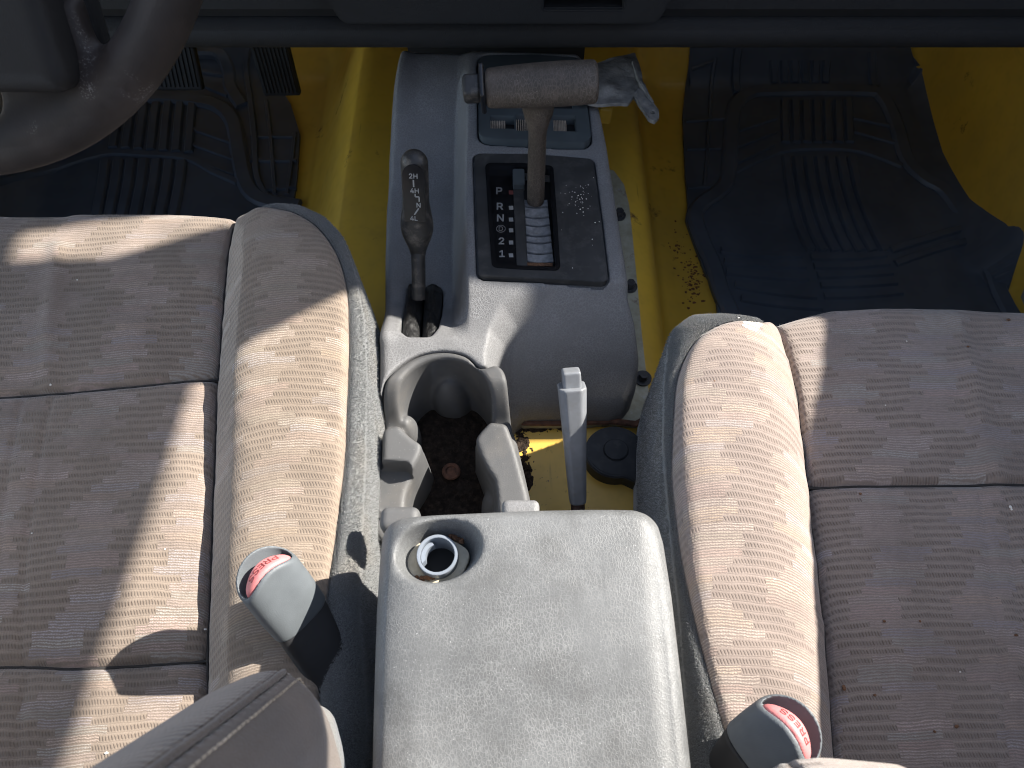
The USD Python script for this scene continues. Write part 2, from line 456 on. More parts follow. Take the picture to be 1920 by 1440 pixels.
CONS = (0.152, 0.151, 0.152)
grained('console_plastic', CONS, (0.32, 0.32, 0.325), 380, 0.55, amt=0.5, bump=0.5, patch=0.16, line=0.16)
grained('armrest_vinyl', (0.125, 0.128, 0.129), (0.33, 0.333, 0.33), 560, 0.48, amt=0.42, bump=0.35, patch=0.38, stretch=(1, 0.7, 1), scuff=(0.08, 0.082, 0.084), dirt=(0.070, 0.070, 0.068), line=0.14)
grained('holder_plastic', (0.092, 0.092, 0.093), (0.20, 0.20, 0.195), 700, 0.55, amt=0.12, bump=0.2, patch=0.3, dirt=(0.135, 0.125, 0.112))
grained('dash_plastic', (0.012, 0.012, 0.0125), (0.035, 0.035, 0.036), 480, 0.66, amt=0.35, bump=0.45, patch=0.2, spec=0.25)
grained('grip_leather', (0.050, 0.039, 0.030), (0.19, 0.16, 0.135), 420, 0.5, amt=0.5, bump=0.4, patch=0.4, stretch=(1, 0.45, 0.45), dirt=(0.13, 0.10, 0.08), line=0.14)
grained('boot_leather', (0.012, 0.012, 0.012), (0.05, 0.05, 0.05), 420, 0.35, amt=0.3, bump=1.0, patch=0.2, stretch=(1.4, 0.5, 0.6))
grained('wheel_leather', (0.012, 0.011, 0.011), (0.030, 0.027, 0.026), 600, 0.6, amt=0.25, bump=0.35, patch=0.3, spec=0.25)
def wheel_rim_mat():
    g = G()
    fine = g.noise(900, 4.0, 0.6)
    c = g.mix(g.mask(g.noise(30, 4.0), 0.3, 0.7), (0.014, 0.011, 0.010), (0.030, 0.023, 0.020))
    d = g.m('multiply', g.mask(g.noise(30, 3.0, 0.6), 0.60, 0.70), g.mask(g.noise(750, 4.0, 0.75), 0.54, 0.62))
    c = g.mix(g.m('multiply', d, 0.42), c, (0.30, 0.28, 0.27))
    g.done('wheel_rim', base_color=c, roughness=0.58, specular_ior_level=0.3, normal=g.bump(fine, 0.35, 0.0005))
wheel_rim_mat()
simple('panel_black', (0.030, 0.030, 0.030), 0.5, 0.3, 30, 0.25, 1500, 0.0003, dust=(0.30, 0.28, 0.26), dustamt=0.16)
simple('gloss_black', (0.008, 0.008, 0.009), 0.16, 0.2, 60, 0.03)
simple('bezel_teal', (0.055, 0.066, 0.072), 0.5, 0.2, 30, 0.2, 1200, 0.0003)
simple('switch_rib', (0.36, 0.30, 0.24), 0.6, 0.3, 120)
simple('slot_dark', (0.010, 0.010, 0.011), 0.7)
simple('slat_grey', (0.20, 0.205, 0.215), 0.6, 0.3, 160, 0.3, 700, dust=(0.45, 0.43, 0.40), dustamt=0.4)
simple('white_ink', (0.24, 0.24, 0.235), 0.6, 0.1)
simple('faded_ink', (0.17, 0.165, 0.16), 0.6, 0.2)
simple('red_ink', (0.12, 0.03, 0.025), 0.6)
simple('knob_black', (0.024, 0.023, 0.022), 0.42, 0.4, 70, 0.3, 600, dust=(0.28, 0.24, 0.20), dustamt=0.4)
simple('rubber', (0.018, 0.019, 0.021), 0.55, 0.35, 60, 0.35, 500, 0.0006, dust=(0.10, 0.09, 0.085), dustamt=0.35)
simple('mat_rubber', (0.068, 0.082, 0.102), 0.42, 0.2, 20, 0.25, 1400, 0.0003)
simple('buckle_grey', (0.115, 0.128, 0.138), 0.55, 0.1, 60, 0.35, 1500, 0.0004)
simple('buckle_dark', (0.022, 0.022, 0.024), 0.6, 0.15, 60, 0.3, 1000)
simple('button_red', (0.62, 0.20, 0.20), 0.5, 0.12, 90, 0.2, 1500, dust=(0.75, 0.35, 0.33), dustamt=0.4)
simple('button_mark', (0.22, 0.045, 0.045), 0.6)
simple('bolt_black', (0.03, 0.03, 0.032), 0.45, 0.3, 200, dust=(0.16, 0.14, 0.12), dustamt=0.4)
simple('bracket_metal', (0.17, 0.165, 0.155), 0.6, 0.45, 70, 0.6, 350, 0.001, metallic=0.15, dust=(0.32, 0.29, 0.25), dustamt=0.5)
simple('handbrake_grey', (0.19, 0.20, 0.215), 0.42, 0.14, 60, 0.15, 1100, dust=(0.12, 0.10, 0.085), dustamt=0.35)
simple('rod_brown', (0.06, 0.035, 0.028), 0.6, 0.5, 120)
simple('socket_blue', (0.20, 0.225, 0.26), 0.38, 0.08, 60, 0.05)
simple('foam_cream', (0.50, 0.45, 0.34), 0.8, 0.3, 90, 0.3, 500)
simple('crumb_brown', (0.17, 0.085, 0.045), 0.9, 0.5, 400, 0.8, 900, 0.001)
simple('dirt_brown', (0.036, 0.026, 0.020), 0.95, 0.6, 120, 1.0, 500, 0.002, spec=0.1, dust=(0.15, 0.10, 0.07), dustamt=0.6)
simple('rust_metal', (0.11, 0.05, 0.03), 0.85, 0.6, 160, 0.6, 500, 0.001)
simple('seam_thread', (0.035, 0.032, 0.03), 0.9)
simple('stitch_cream', (0.42, 0.35, 0.27), 0.8)
simple('lint_white', (0.75, 0.72, 0.66), 0.9)
simple('pedal_rubber', (0.010, 0.010, 0.010), 0.6, 0.3, 60)
simple('duct_grey', (0.06, 0.058, 0.055), 0.6, 0.4, 60, dust=(0.15, 0.12, 0.10), dustamt=0.4)
simple('headliner', (0.30, 0.29, 0.27), 0.9)
simple('gravel', (0.22, 0.20, 0.18), 0.95, 0.5, 9, 0.8, 60, 0.01)
simple('dust_rust', (0.14, 0.045, 0.02), 0.8, 0.4, 200)
def plate_mat():
    g = G()
    n = g.noise(45, 6.0, 0.7)
    c = g.mix(g.mask(n, 0.4, 0.7), (0.34, 0.315, 0.22), (0.50, 0.48, 0.38))
    c = g.mix(g.m('multiply', g.mask(g.noise(30, 6.0, 0.75), 0.58, 0.66), 0.8), c, (0.13, 0.055, 0.03))
    c = g.mix(g.m('multiply', g.mask(g.noise(120, 4.0, 0.7), 0.62, 0.68), 0.6), c, (0.5, 0.5, 0.48))
    g.done('plate_metal', base_color=c, roughness=0.5, metallic=0.25, normal=g.bump(n, 0.3, 0.0008))
plate_mat()
YEL = (0.70, 0.425, 0.045)
paint('yellow_paint', YEL, 0.62, 0.4, 0.25)
paint('yellow_dirty', (0.68, 0.43, 0.07), 0.60, 0.4, 1.0)
paint('body_paint', YEL, 0.9, 0.05, 0.0)
PAL = [(0.0, (0.33, 0.26, 0.245)), (0.40, (0.39, 0.28, 0.265)), (0.52, (0.30, 0.275, 0.31)), (0.64, (0.33, 0.325, 0.305)), (0.78, (0.40, 0.29, 0.24)), (0.84, (0.35, 0.28, 0.265)), (0.95, (0.285, 0.27, 0.32))]
PALW = [(0.0, (0.40, 0.32, 0.26)), (0.45, (0.43, 0.30, 0.255)), (0.60, (0.37, 0.345, 0.35)), (0.70, (0.42, 0.37, 0.29)), (0.82, (0.45, 0.33, 0.22))]
BASE, TICK = (0.365, 0.300, 0.258), (0.105, 0.074, 0.058)
BASW, TICW = (0.325, 0.262, 0.228), (0.165, 0.125, 0.10)
BASL = (0.308, 0.246, 0.197)
fabric('fabric_left', math.radians(3.5), BASL, TICK, PAL, 0.75, wornamt=0.25, worn=(0.31, 0.25, 0.20))
BASLB = (0.305, 0.240, 0.185)
fabric('fabric_left_bolster', math.radians(5.5), BASLB, TICW, PALW, 0.5, wornamt=0.5, worn=(0.31, 0.246, 0.192), bend=1.5, x0=-0.17)
fabric('fabric_right', math.radians(-0.5), BASE, TICK, PAL, 0.85, wornamt=0.15, worn=(0.29, 0.235, 0.215))
fabric('fabric_right_bolster', math.radians(-3), BASW, TICW, PALW, 0.7, wornamt=0.35, worn=(0.345, 0.28, 0.24), bend=1.5, x0=0.15, stain=P(1404, 610, 0.507))
simple('back_fabric', (0.090, 0.064, 0.045), 0.95, 0.2, 30, 0.7, 1300, 0.0007, spec=0.15, sheen=0.4)
def ribbed_back():
    g = G()
    p = g.warp(g.pos(), 12, 0.012)
    sz = g.node('separate_xyz', 'z', vector=p); sx = g.node('separate_xyz', 'x', vector=p); sy = g.node('separate_xyz', 'y', vector=p)
    t = g.m('add', sz, g.m('multiply', sy, 0.35))
    r = g.m('multiply_add', g.m('sine', g.m('multiply', t, 2 * math.pi / 0.0045)), 0.5, 0.5)
    d = g.m('multiply_add', g.m('sine', g.m('multiply', sx, 2 * math.pi / 0.0018)), 0.5, 0.5)
    c = g.mix(g.m('multiply', r, g.mask(g.noise(40, 3.0), 0.3, 0.6)), (0.135, 0.099, 0.072), (0.055, 0.039, 0.029))
    g.done('back_ribbed', base_color=c, roughness=0.95, specular_ior_level=0.15, sheen_weight=0.4, normal=g.bump(g.m('add', g.m('multiply', r, d), g.noise(1200, 2.0)), 0.5, 0.0006))
ribbed_back()
velour('velour_grey', (0.125, 0.128, 0.128), (0.20, 0.205, 0.205))

velour('velour_pile', (0.16, 0.164, 0.163), (0.26, 0.265, 0.26))
simple('holder_dirt', (0.020, 0.015, 0.012), 0.9, 0.6, 120, 1.0, 500, 0.002, spec=0.15, dust=(0.16, 0.11, 0.08), dustamt=0.28)
# ------------------------------------------------------------------ the floor pan with its tunnel
ZT, ZF = 0.330, 0.180
def tun(x, y):
    x, y = np.asarray(x, float), np.asarray(y, float)
    s = np.where(x > 0, 1 - sst(0.160, 0.205, x), 1 - sst(0.19, 0.31, -x))
    z = ZF + (ZT - ZF) * s
    z = z + np.where(x > 0, -0.012 * sst(0.205, 0.25, x) - 0.016 * sst(0.135, 0.175, x) * s, 0)
    z = z + 0.55 * np.maximum(y - 1.0, 0) * (1 - 0.5 * s) + np.where(x > 0, 0.45 * sst(0.66, 0.70, np.abs(x)) * sst(0.58, 0.66, y), 0.10 * sst(0.68, 0.78, np.abs(x)))
    return z + 0.002 * (meshkit.noise(np.stack([x * 9, y * 9, 0 * x], -1), 3) - 0.5)
solo('floor', sheet(tun, np.linspace(-0.78, 0.78, 209), np.linspace(-0.55, 1.35, 161)), 'yellow_paint', kind='structure', smooth=True)
solo('ground', sheet(lambda x, y: -0.35 + 0 * x, np.linspace(-30, 30, 21), np.linspace(-30, 30, 21)), 'gravel', kind='structure')

# ------------------------------------------------------------------ centre console
zc = 0.47
CON = W([(752, 100, .47), (736, 150, .47), (728, 195, .465), (720, 260, .455), (713, 340, .45), (710, 440, .45), (710, 560, .45), (713, 660, .445), (714, 760, .44), (714, 860, .43), (716, 960, .42), (722, 1010, .41),
         (1000, 1010, .41), (1003, 965, .42), (990, 905, .425), (968, 815, .432), (962, 772, .385),
         (985, 773, .365), (1060, 774, .362), (1145, 775, .362), (1172, 768, .362), (1188, 745, .366), (1192, 700, .385), (1187, 620, .425), (1180, 550, .462), (1168, 450, .47), (1152, 350, .47), (1138, 265, .47), (1124, 195, .475), (1110, 125, .478), (1085, 96, .478), (1000, 90, .48), (800, 91, .475)])
CON = roundpoly(CON, 0.006)
ridge = W([(1035, 520, .47), (992, 548, .468), (958, 580, .462), (940, 620, .455), (934, 670, .447), (940, 720, .442), (952, 772, .44)])
SCOOP = np.vstack([ridge, W([(952, 900, .40), (1400, 900, .38), (1400, 512, .46)])])
ys0, ys1 = P(1060, 528, .468)[1], P(1060, 772, .364)[1]
podL = W([(905, 60, .46), (873, 130, .46), (862, 250, .46), (858, 400, .455), (861, 560, .455), (862, 640, .455)])
yL0, yL1 = P(800, 535, .44)[1], P(800, 640, .455)[1]
TROUGH = np.vstack([podL, [[-0.3, podL[-1][1]], [-0.3, 0.9]]])
GP_OUT = roundpoly(Wz([(889, 288), (1000, 289), (1112, 298), (1127, 410), (1141, 530), (1020, 523), (897, 519), (893, 410)], 0.472), 0.006)
WIN = roundpoly(Wz([(913, 309), (975, 309), (1034, 314), (1041, 410), (1047, 505), (985, 503), (926, 499), (919, 405)], 0.4725), 0.0035)
SB_OUT = roundpoly(Wz([(896, 108), (1000, 106), (1090, 112), (1100, 190), (1110, 272), (1000, 268), (898, 262)], 0.476), 0.011)
BOOT = roundpoly(W([(757, 500, .445), (826, 503, .445), (823, 560, .448), (820, 605, .452), (808, 627, .455), (762, 627, .455), (747, 612, .453), (750, 560, .448)]), 0.006)
HOLD = catmull(W([(720, 728, .447), (745, 694, .449), (785, 668, .451), (832, 659, .452), (872, 668, .451), (902, 692, .449), (930, 688, .448), (947, 706, .446), (955, 755, .442), (963, 800, .436), (985, 900, .425), (1000, 975, .418), (1006, 1020, .41), (716, 1020, .41), (714, 860, .43), (714, 790, .436)]), True, 4)

def grow(poly, d):
    return np.array(Polygon(poly).buffer(0).buffer(d, join_style=1).exterior.coords)[:-1]

con = {}
def console_top(x, y):
    """height of the console's upper face over 2-D grids"""
    dS = polysd(SCOOP, x, y)
    dT = polysd(TROUGH, x, y)
    t = np.clip((ys0 - y) / (ys0 - ys1), 0, 1.25)
    scoop = 0.470 - 0.106 * (t ** 1.15) * (1 - 0.12 * np.sin(np.pi * np.clip(t, 0, 1)))
    pod = 0.470 + 0.010 * sst(0.50, 0.66, y) - 0.016 * sst(ys0 + 0.005, yL1 - 0.02, y)
    pod = 0.4705 + 0.008 * sst(0.52, 0.66, y) - 0.018 * (1 - sst(0.335, 0.395, y))
    left = 0.414 + 0.060 * sst(0.53, 0.68, y) + 0.039 * (1 - sst(yL1, yL0, y))
    left = left + 0.004 * (1 - sst(0, 0.02, np.abs(x + 0.118)))
    wall = sst(-0.009, 0.010, dT)
    top = left * (1 - wall) + pod * wall
    limb = 0.4525 - 0.30 * np.maximum(0.300 - y, 0)
    top = np.where(y < 0.335, np.minimum(top, limb + 0.004), top)
    k = sst(-0.013, 0.011, -dS)
    return top * (1 - k) + np.minimum(scoop, top) * k

def console_fn(X, Y, Z):
    x, y = X[:, :, 0], Y[:, :, 0]
    x, y = np.broadcast_arrays(x, y)
    d2 = polysd(CON, x, y)[:, :, None]
    top = console_top(x, y)[:, :, None]
    gx = np.gradient(top[:, :, 0], 0.0015, axis=0); gy = np.gradient(top[:, :, 0], 0.0015, axis=1)
    nrm = np.sqrt(1 + gx ** 2 + gy ** 2)[:, :, None]
    f = rint(d2, (Z - top) / nrm, 0.009)
    f = np.maximum(f, 0.325 - Z)
    gp = polysd(grow(GP_OUT, 0.0018), x, y)[:, :, None]
    f = np.maximum(f, -rint(gp, (top - 0.006 - Z), 0.0))
    sb = polysd(grow(SB_OUT, 0.0016), x, y)[:, :, None]
    f = np.maximum(f, -np.maximum(sb, top - 0.013 - Z))
    wn_ = polysd(grow(WIN, 0.0024), x, y)[:, :, None]
    f = np.maximum(f, -np.maximum(wn_, 0.444 - Z))
    bt = polysd(BOOT, x, y)[:, :, None]
    f = smax(f, -np.maximum(bt, 0.40 - Z), 0.003)
    hd = polysd(grow(HOLD, 0.001), x, y)[:, :, None]
    f = smax(f, -np.maximum(hd, 0.34 - Z), 0.0025)
    gr = (np.sqrt((x + 0.075) ** 2 + (y - 0.44) ** 2) - 0.004)[:, :, None]
    return f

lo2, hi2 = CON.min(0) - 0.006, CON.max(0) + 0.006
console = Thing('center_console', 'grey plastic center console between the two fabric seats, gear panel in front, cup holder behind', 'console', (0, 0.45, 0.33))
body = console.add('console_body', nets(console_fn, (lo2[0], lo2[1], 0.318), (hi2[0], hi2[1], 0.492), 0.0015), 'console_plastic', smooth=True)

# the gear panel with its window, scale, slider and slats
def bil(px, py, z=0.4725): return P(px, py, z)
def ringprism(outer, inner, z0, z1, bevel=0.0):
    return prism_poly(Polygon(outer, [inner]), z0, z1, bevel)
def prism_poly(g, z0, z1, bevel=0.0):
    import manifold3d as m3
    g = g.buffer(0)
    rings = [np.array(g.exterior.coords)[:-1]] + [np.array(i.coords)[:-1] for i in g.interiors]
    rings = [r if (Polygon(r).exterior.is_ccw == (k == 0)) else r[::-1] for k, r in enumerate(rings)]
    cs = m3.CrossSection(rings)
    out = m3.Manifold.extrude(cs, z1 - bevel - z0).translate([0, 0, z0])
    n = 3
    for k in range(n if bevel else 0):
        a0, a1 = math.pi / 2 * k / n, math.pi / 2 * (k + 1) / n
        c2 = cs.offset(-bevel * (1 - math.cos((a0 + a1) / 2)), m3.JoinType.Round)
        out += m3.Manifold.extrude(c2, bevel * (math.sin(a1) - math.sin(a0)) + 1e-5).translate([0, 0, z1 - bevel + bevel * math.sin(a0) - 1e-5])
    me = out.to_mesh()
    return trimesh.Trimesh(me.vert_properties[:, :3], me.tri_verts, process=False)
gp = console.add('gear_panel', ringprism(GP_OUT, WIN, 0.4652, 0.4725, 0.0012), 'panel_black', smooth=25)
console.add('window_bezel', ringprism(grow(WIN, 0.0018), grow(WIN, -0.0022), 0.4640, 0.4737, 0.0009), 'gloss_black', parent=gp, smooth=30)
console.add('scale_plate', prism(Wz([(918, 309), (966, 309), (988, 503), (922, 503)], 0.467), 0.4560, 0.4670), 'gloss_black', parent=gp)
console.add('slot_floor', prism(grow(WIN, 0.002), 0.4480, 0.4500), 'slot_dark', parent=gp)
console.add('slider', prism(roundpoly(Wz([(962, 345), (981, 345), (985, 420), (989, 499), (969, 498), (965, 420)], 0.468), 0.001), 0.4555, 0.468, 0.0008), 'panel_black', parent=gp, smooth=30)
console.add('slider_stop', prism(roundpoly(Wz([(961, 316), (983, 316), (984, 346), (962, 346)], 0.4745), 0.0015), 0.4655, 0.4745, 0.001), 'bezel_teal', parent=gp, smooth=30)
ed = [372, 386, 406, 421, 440, 453, 473, 491]
for a, b in zip(ed[:-1], ed[1:]):
    def sx(y, l): return (983 + (y - 372) * 0.05) if l else (1026 + (y - 372) * 0.10)
    bulge = [(sx(a, 1) + (sx(a, 0) - sx(a, 1)) * t, a + 2.0 + 3 * math.sin(math.pi * t)) for t in np.linspace(0, 1, 6)]
    bulge2 = [(sx(b, 1) + (sx(b, 0) - sx(b, 1)) * t, b - 1.4 + 3 * math.sin(math.pi * t)) for t in np.linspace(1, 0, 6)]
    console.add('slat', prism(Wz(bulge + bulge2, 0.462), 0.455, 0.462, 0.0006), 'slat_grey', parent=gp, smooth=30)
console.add('slot_end', prism(Wz([(988, 492), (1036, 493), (1036, 499), (989, 498)], 0.463), 0.455, 0.463), 'crumb_brown', parent=gp)
def letter(thing, text, px, py, hpx, z, m, parent, squash=1.0, bold=True, rot=0.0, name='letter'):
    """upright lettering lying on a level face at height z, centred on the pixel"""
    o = P(px, py, z); k = np.linalg.norm(P(px, py + hpx, z) - o)
    t = meshkit.text_mesh(text, k, 0.0004, bold)
    t.apply_translation([-t.bounds.mean(0)[0], -t.bounds.mean(0)[1], 0])
    t.apply_scale([squash, 1, 1])
    c, s = math.cos(rot), math.sin(rot)
    t.apply_transform(basis(o + np.array([0, 0, 0.0001]), [c, s, 0], [-s, c, 0], [0, 0, 1]))
    return thing.add(name, t, m, parent=parent)
for ch, y, m, dotm in (('P', 358, 'faded_ink', 'red_ink'), ('R', 387, 'white_ink', 'white_ink'), ('N', 409, 'white_ink', 'white_ink'), ('D', 429, 'faded_ink', 'white_ink'), ('2', 452, 'white_ink', 'white_ink'), ('1', 476, 'white_ink', 'white_ink')):
    x = 936 + (y - 358) * 0.045
    letter(console, ch, x, y, 12 if ch != 'D' else 8, 0.467, m, gp, 1.0, bold=ch != 'D')
    if ch == 'D':
        o = P(x, y, 0.467); rg = tube(np.array([[o[0] + 0.0041 * math.cos(a), o[1] + 0.0041 * math.sin(a), 0.4671] for a in np.linspace(0, 2 * np.pi, 25)]), 0.00035, 6)
        console.add('letter_ring', rg, 'faded_ink', parent=gp)
    console.add('scale_dot', prism(Wz([(954, y - 1), (962, y - 1), (962.5, y + 6), (954.5, y + 6)], 0.4674), 0.4668, 0.4674), dotm, parent=gp)
# specks of dust spilled on the panel
sp = []
for k in range(56):
    px, py = rng.normal(1092, 16), rng.normal(368, 16)
    if k > 40: px, py = rng.uniform(1050, 1125), rng.uniform(310, 515)
    p = P(px, py, 0.4727); r = rng.uniform(0.0002, 0.0006)
    b = trimesh.creation.icosphere(subdivisions=1, radius=r); b.apply_translation(p); sp.append(b)
solo('dust_specks', cat(sp), 'lint_white', 'pale grit specks scattered on the black gear panel beside the lever', 'dust', kind='stuff')

# the switch bezel in front of it, with three ribbed slots
slots = [Wz(q, 0.4775) for q in ([(919, 219), (964, 220), (966, 243), (920, 242)], [(967, 217), (1017, 217), (1018, 247), (968, 246)], [(1036, 218), (1078, 220), (1081, 248), (1038, 247)])]
blank = Wz([(1030, 188), (1072, 189), (1073, 205), (1031, 205)], 0.4775)
g = Polygon(SB_OUT, [s[::-1] for s in slots] + [blank])
sbz = console.add('switch_bezel', prism_poly(g, 0.468, 0.4790, 0.0014), 'bezel_teal', smooth=25)
console.add('blanking_plate', prism(grow(blank, 0.0004), 0.469, 0.4765), 'slot_dark', parent=sbz)
for k, s in enumerate(slots):
    console.add('slot_well', prism(grow(s, 0.0006), 0.4650, 0.4672), 'slot_dark', parent=sbz)
    lo, hi = s.min(0), s.max(0)
    nr, part = (9, 0.62) if k != 1 else (9, 0.72)
    for r in range(nr):
        x = lo[0] + 0.0006 + (hi[0] - lo[0]) * part * r / nr
        p = np.array([[x, lo[1] + 0.0004, 0.4668 + 0.0055], [x, (lo[1] + hi[1]) / 2, 0.4668 + 0.0078 - 0.0003 * r], [x, hi[1] - 0.0004, 0.4668 + 0.0055]])
        console.add('switch_rib', sweep(p, np.array([[-.0006, -.004], [.0006, -.004], [.0006, 0], [.0002, .0006], [-.0002, .0006], [-.0006, 0]])), 'switch_rib', parent=sbz)

# the split leather boot of the transfer lever
for side in (-1, 1):
    def boot_fn(X, Y, Z, side=side):
        x, y = np.broadcast_arrays(X[:, :, 0], Y[:, :, 0])
        a, b = P(787, 503, .445), P(784, 627, .455)
        cx = a[0] + (b[0] - a[0]) * (y - a[1]) / (b[1] - a[1])
        t = side * (x - cx)
        d = np.maximum(polysd(grow(BOOT, -0.0006), x, y), 0.0006 - t)
        n = meshkit.fbm(np.stack([x * 260 + 40 * y, y * 90, 0 * x], -1), 3, 5)
        top = 0.4415 - 0.010 * sst(0.014, 0.0, t) * 0.5 + 0.004 * np.sin(np.clip(t / 0.016, 0, 1) * np.pi) + 0.0045 * (n - 0.5) - 0.022 * sst(yL1, yL0 + 0.01, y)
        return np.maximum(rint(d[:, :, None], Z - top[:, :, None], 0.003), 0.40 - Z)
    bl, bh = BOOT.min(0) - 0.003, BOOT.max(0) + 0.003
    console.add('lever_boot', nets(boot_fn, (bl[0], bl[1], 0.398), (bh[0], bh[1], 0.456), 0.0011), 'boot_leather', smooth=True)

# the cup holder insert: a front well with a raised rim, two prongs, a rear well
c1, c2 = P(835, 772, 0.43)[:2], P(846, 955, 0.41)[:2]
def HP(z, *pts): return Wz(pts, z)
PRL = roundpoly(W([(716, 800, .452), (752, 792, .452), (790, 822, .450), (803, 838, .450), (815, 862, .448), (806, 880, .446), (786, 900, .440), (775, 960, .43), (716, 960, .43)]), 0.006)
PRLlow = roundpoly(W([(716, 885, .43), (768, 887, .43), (772, 960, .42), (716, 960, .42)]), 0.004)
PRR = roundpoly(W([(917, 787, .452), (950, 792, .450), (966, 835, .446), (990, 925, .436), (1000, 985, .43), (935, 985, .43), (925, 900, .440), (885, 842, .448), (884, 825, .450), (897, 800, .452)]), 0.006)
WAIST = roundpoly(W([(806, 850, .42), (886, 842, .42), (905, 900, .41), (905, 960, .40), (790, 960, .40), (795, 900, .41)]), 0.005)
def holder_fn(X, Y, Z):
    x, y = np.broadcast_arrays(X[:, :, 0], Y[:, :, 0])
    d = polysd(HOLD, x, y)
    r1 = np.hypot(x - c1[0], y - c1[1])
    rim = np.exp(-((np.maximum(r1 - 0.046, 0)) / 0.004) ** 2)
    fr = sst(c1[1] - 0.004, c1[1] + 0.022, y)
    top = 0.436 - 0.12 * np.maximum(c1[1] - y, 0) + fr * 0.0165 + 0.0 * rim
    top = top - 0.018 * np.exp(-((y - (c1[1] - 0.010)) / 0.011) ** 2)
    pl, pr = polysd(PRL, x, y), polysd(PRR, x, y)
    cut = sst(0.0, 0.004, polysd(PRLlow, x, y))
    tl = 0.4515 - 0.10 * np.maximum(c1[1] - 0.01 - y, 0) - 0.034 * (1 - cut)
    tr = 0.4515 - 0.20 * np.maximum(c1[1] - 0.012 - y, 0)
    f = rint(d[:, :, None], Z - top[:, :, None], 0.004)
    f = smin(f, rint(pl[:, :, None], Z - tl[:, :, None], 0.005), 0.007)
    f = smin(f, rint(pr[:, :, None], Z - tr[:, :, None], 0.005), 0.007)
    f = np.maximum(f, d[:, :, None])
    zr = np.clip((Z - 0.36) / 0.09, 0, 1)
    well1 = np.maximum(r1[:, :, None] - (0.0375 + 0.0035 * zr), 0.362 - Z)
    r2 = np.hypot(x - c2[0], y - c2[1])[:, :, None]
    well2 = np.maximum(r2 - (0.0345 + 0.003 * zr), 0.362 - Z)
    wst = np.maximum(polysd(WAIST, x, y)[:, :, None] - 0.002 * zr, 0.362 - Z)
    f = smax(f, -well1, 0.005); f = smax(f, -well2, 0.005); f = smax(f, -wst, 0.005)
    q = np.sqrt(((X - c1[0] - 0.001) / 0.018) ** 2 + ((Y - c1[1] - 0.036) / 0.013) ** 2 + ((Z - 0.375) / 0.045) ** 2) - 1
    q2 = np.sqrt(((X - c1[0] + 0.036) / 0.010) ** 2 + ((Y - c1[1] + 0.004) / 0.014) ** 2 + ((Z - 0.385) / 0.035) ** 2) - 1
    q3 = np.sqrt(((X - c2[0] - 0.036) / 0.012) ** 2 + ((Y - c2[1] - 0.010) / 0.017) ** 2 + ((Z - 0.375) / 0.040) ** 2) - 1
    f = smin(f, q * 0.012, 0.004); f = smin(f, q2 * 0.009, 0.003); f = smin(f, q3 * 0.010, 0.003)
    return np.maximum(f, 0.352 - Z)
hl, hh = HOLD.min(0) - 0.004, HOLD.max(0) + 0.004
hold = console.add('cup_holder', nets(holder_fn, (hl[0], hl[1], 0.348), (hh[0], hh[1], 0.466), 0.0012), 'holder_plastic', smooth=True)
fl = lambda x, y: 0.3655 + 0.0035 * meshkit.fbm(np.stack([x * 130, y * 130, 0 * x], -1), 4, 11)
console.add('holder_floor', sheet(fl, np.linspace(-0.115, -0.005, 90), np.linspace(0.14, 0.325, 150)), 'holder_dirt', parent=hold, smooth=True)
sc = P(846, 884, 0.372)
scr = cat([tube(np.array([[sc[0] + 0.0065 * math.cos(a), sc[1] + 0.0065 * math.sin(a), 0.372] for a in np.linspace(0, 2 * np.pi, 25)]), 0.002, 8), trimesh.creation.cylinder(0.0045, 0.002, transform=basis([sc[0], sc[1], 0.371], [1, 0, 0], [0, 1, 0], [0, 0, 1]))])
console.add('holder_screw', scr, 'rust_metal', parent=hold, smooth=40)

# ------------------------------------------------------------------ gear lever with its T handle
def frame_fn(o, ex, ey, ez):
    o = np.asarray(o); M = np.array([ex, ey, ez])
    def f(X, Y, Z):
        dx, dy, dz = X - o[0], Y - o[1], Z - o[2]
        return [M[k, 0] * dx + M[k, 1] * dy + M[k, 2] * dz for k in range(3)]
    return f
hA, hB = P(910, 166, 0.592), P(1120, 153, 0.596)
hx = unit(hB - hA); hz = unit(np.array([0, -0.35, 1.0]) - hx * np.dot([0, -0.35, 1.0], hx)); hy = np.cross(hz, hx)
L = np.linalg.norm(hB - hA); hc = (hA + hB) / 2
base = P(1004, 378, 0.462)
loc = frame_fn(hc, hx, hy, hz)
def handle_fn(X, Y, Z):
    u, v, w = loc(X, Y, Z)
    s = u / (L / 2)
    r = 0.0165 + 0.0008 * s - 0.0012 * s ** 2
    tr = np.sqrt((v / 1.05) ** 2 + (w / 0.98) ** 2) - r
    bar = rint(tr, np.abs(u) - L / 2, 0.004)
    top = hc + hx * (-0.002) - hz * 0.008
    ax = base - top; ln = np.linalg.norm(ax); ax = ax / ln
    dx, dy, dz = X - top[0], Y - top[1], Z - top[2]
    t = dx * ax[0] + dy * ax[1] + dz * ax[2]
    qx, qy, qz = dx - t * ax[0], dy - t * ax[1], dz - t * ax[2]
    k = np.clip(t / ln, 0, 1)
    rx = 0.0135 - 0.0058 * sst(0.10, 0.36, k) + 0.0006 * k
    stem = np.maximum(np.sqrt(qx ** 2 + (qy ** 2 + qz ** 2) * 1.15) - rx, np.maximum(-t, t - ln))
    f = smin(bar, stem, 0.005)
    return f
lev = Thing('gear_lever', 'automatic gear lever with worn brown-grey leather T handle standing in the gear panel', 'gear lever', base)
hm = nets(handle_fn, (hA[0] - 0.004, base[1] - 0.035, base[2] - 0.002), (hB[0] + 0.006, hc[1] + 0.024, 0.616), 0.0012)
lev.add('handle', hm, 'grip_leather', smooth=True)
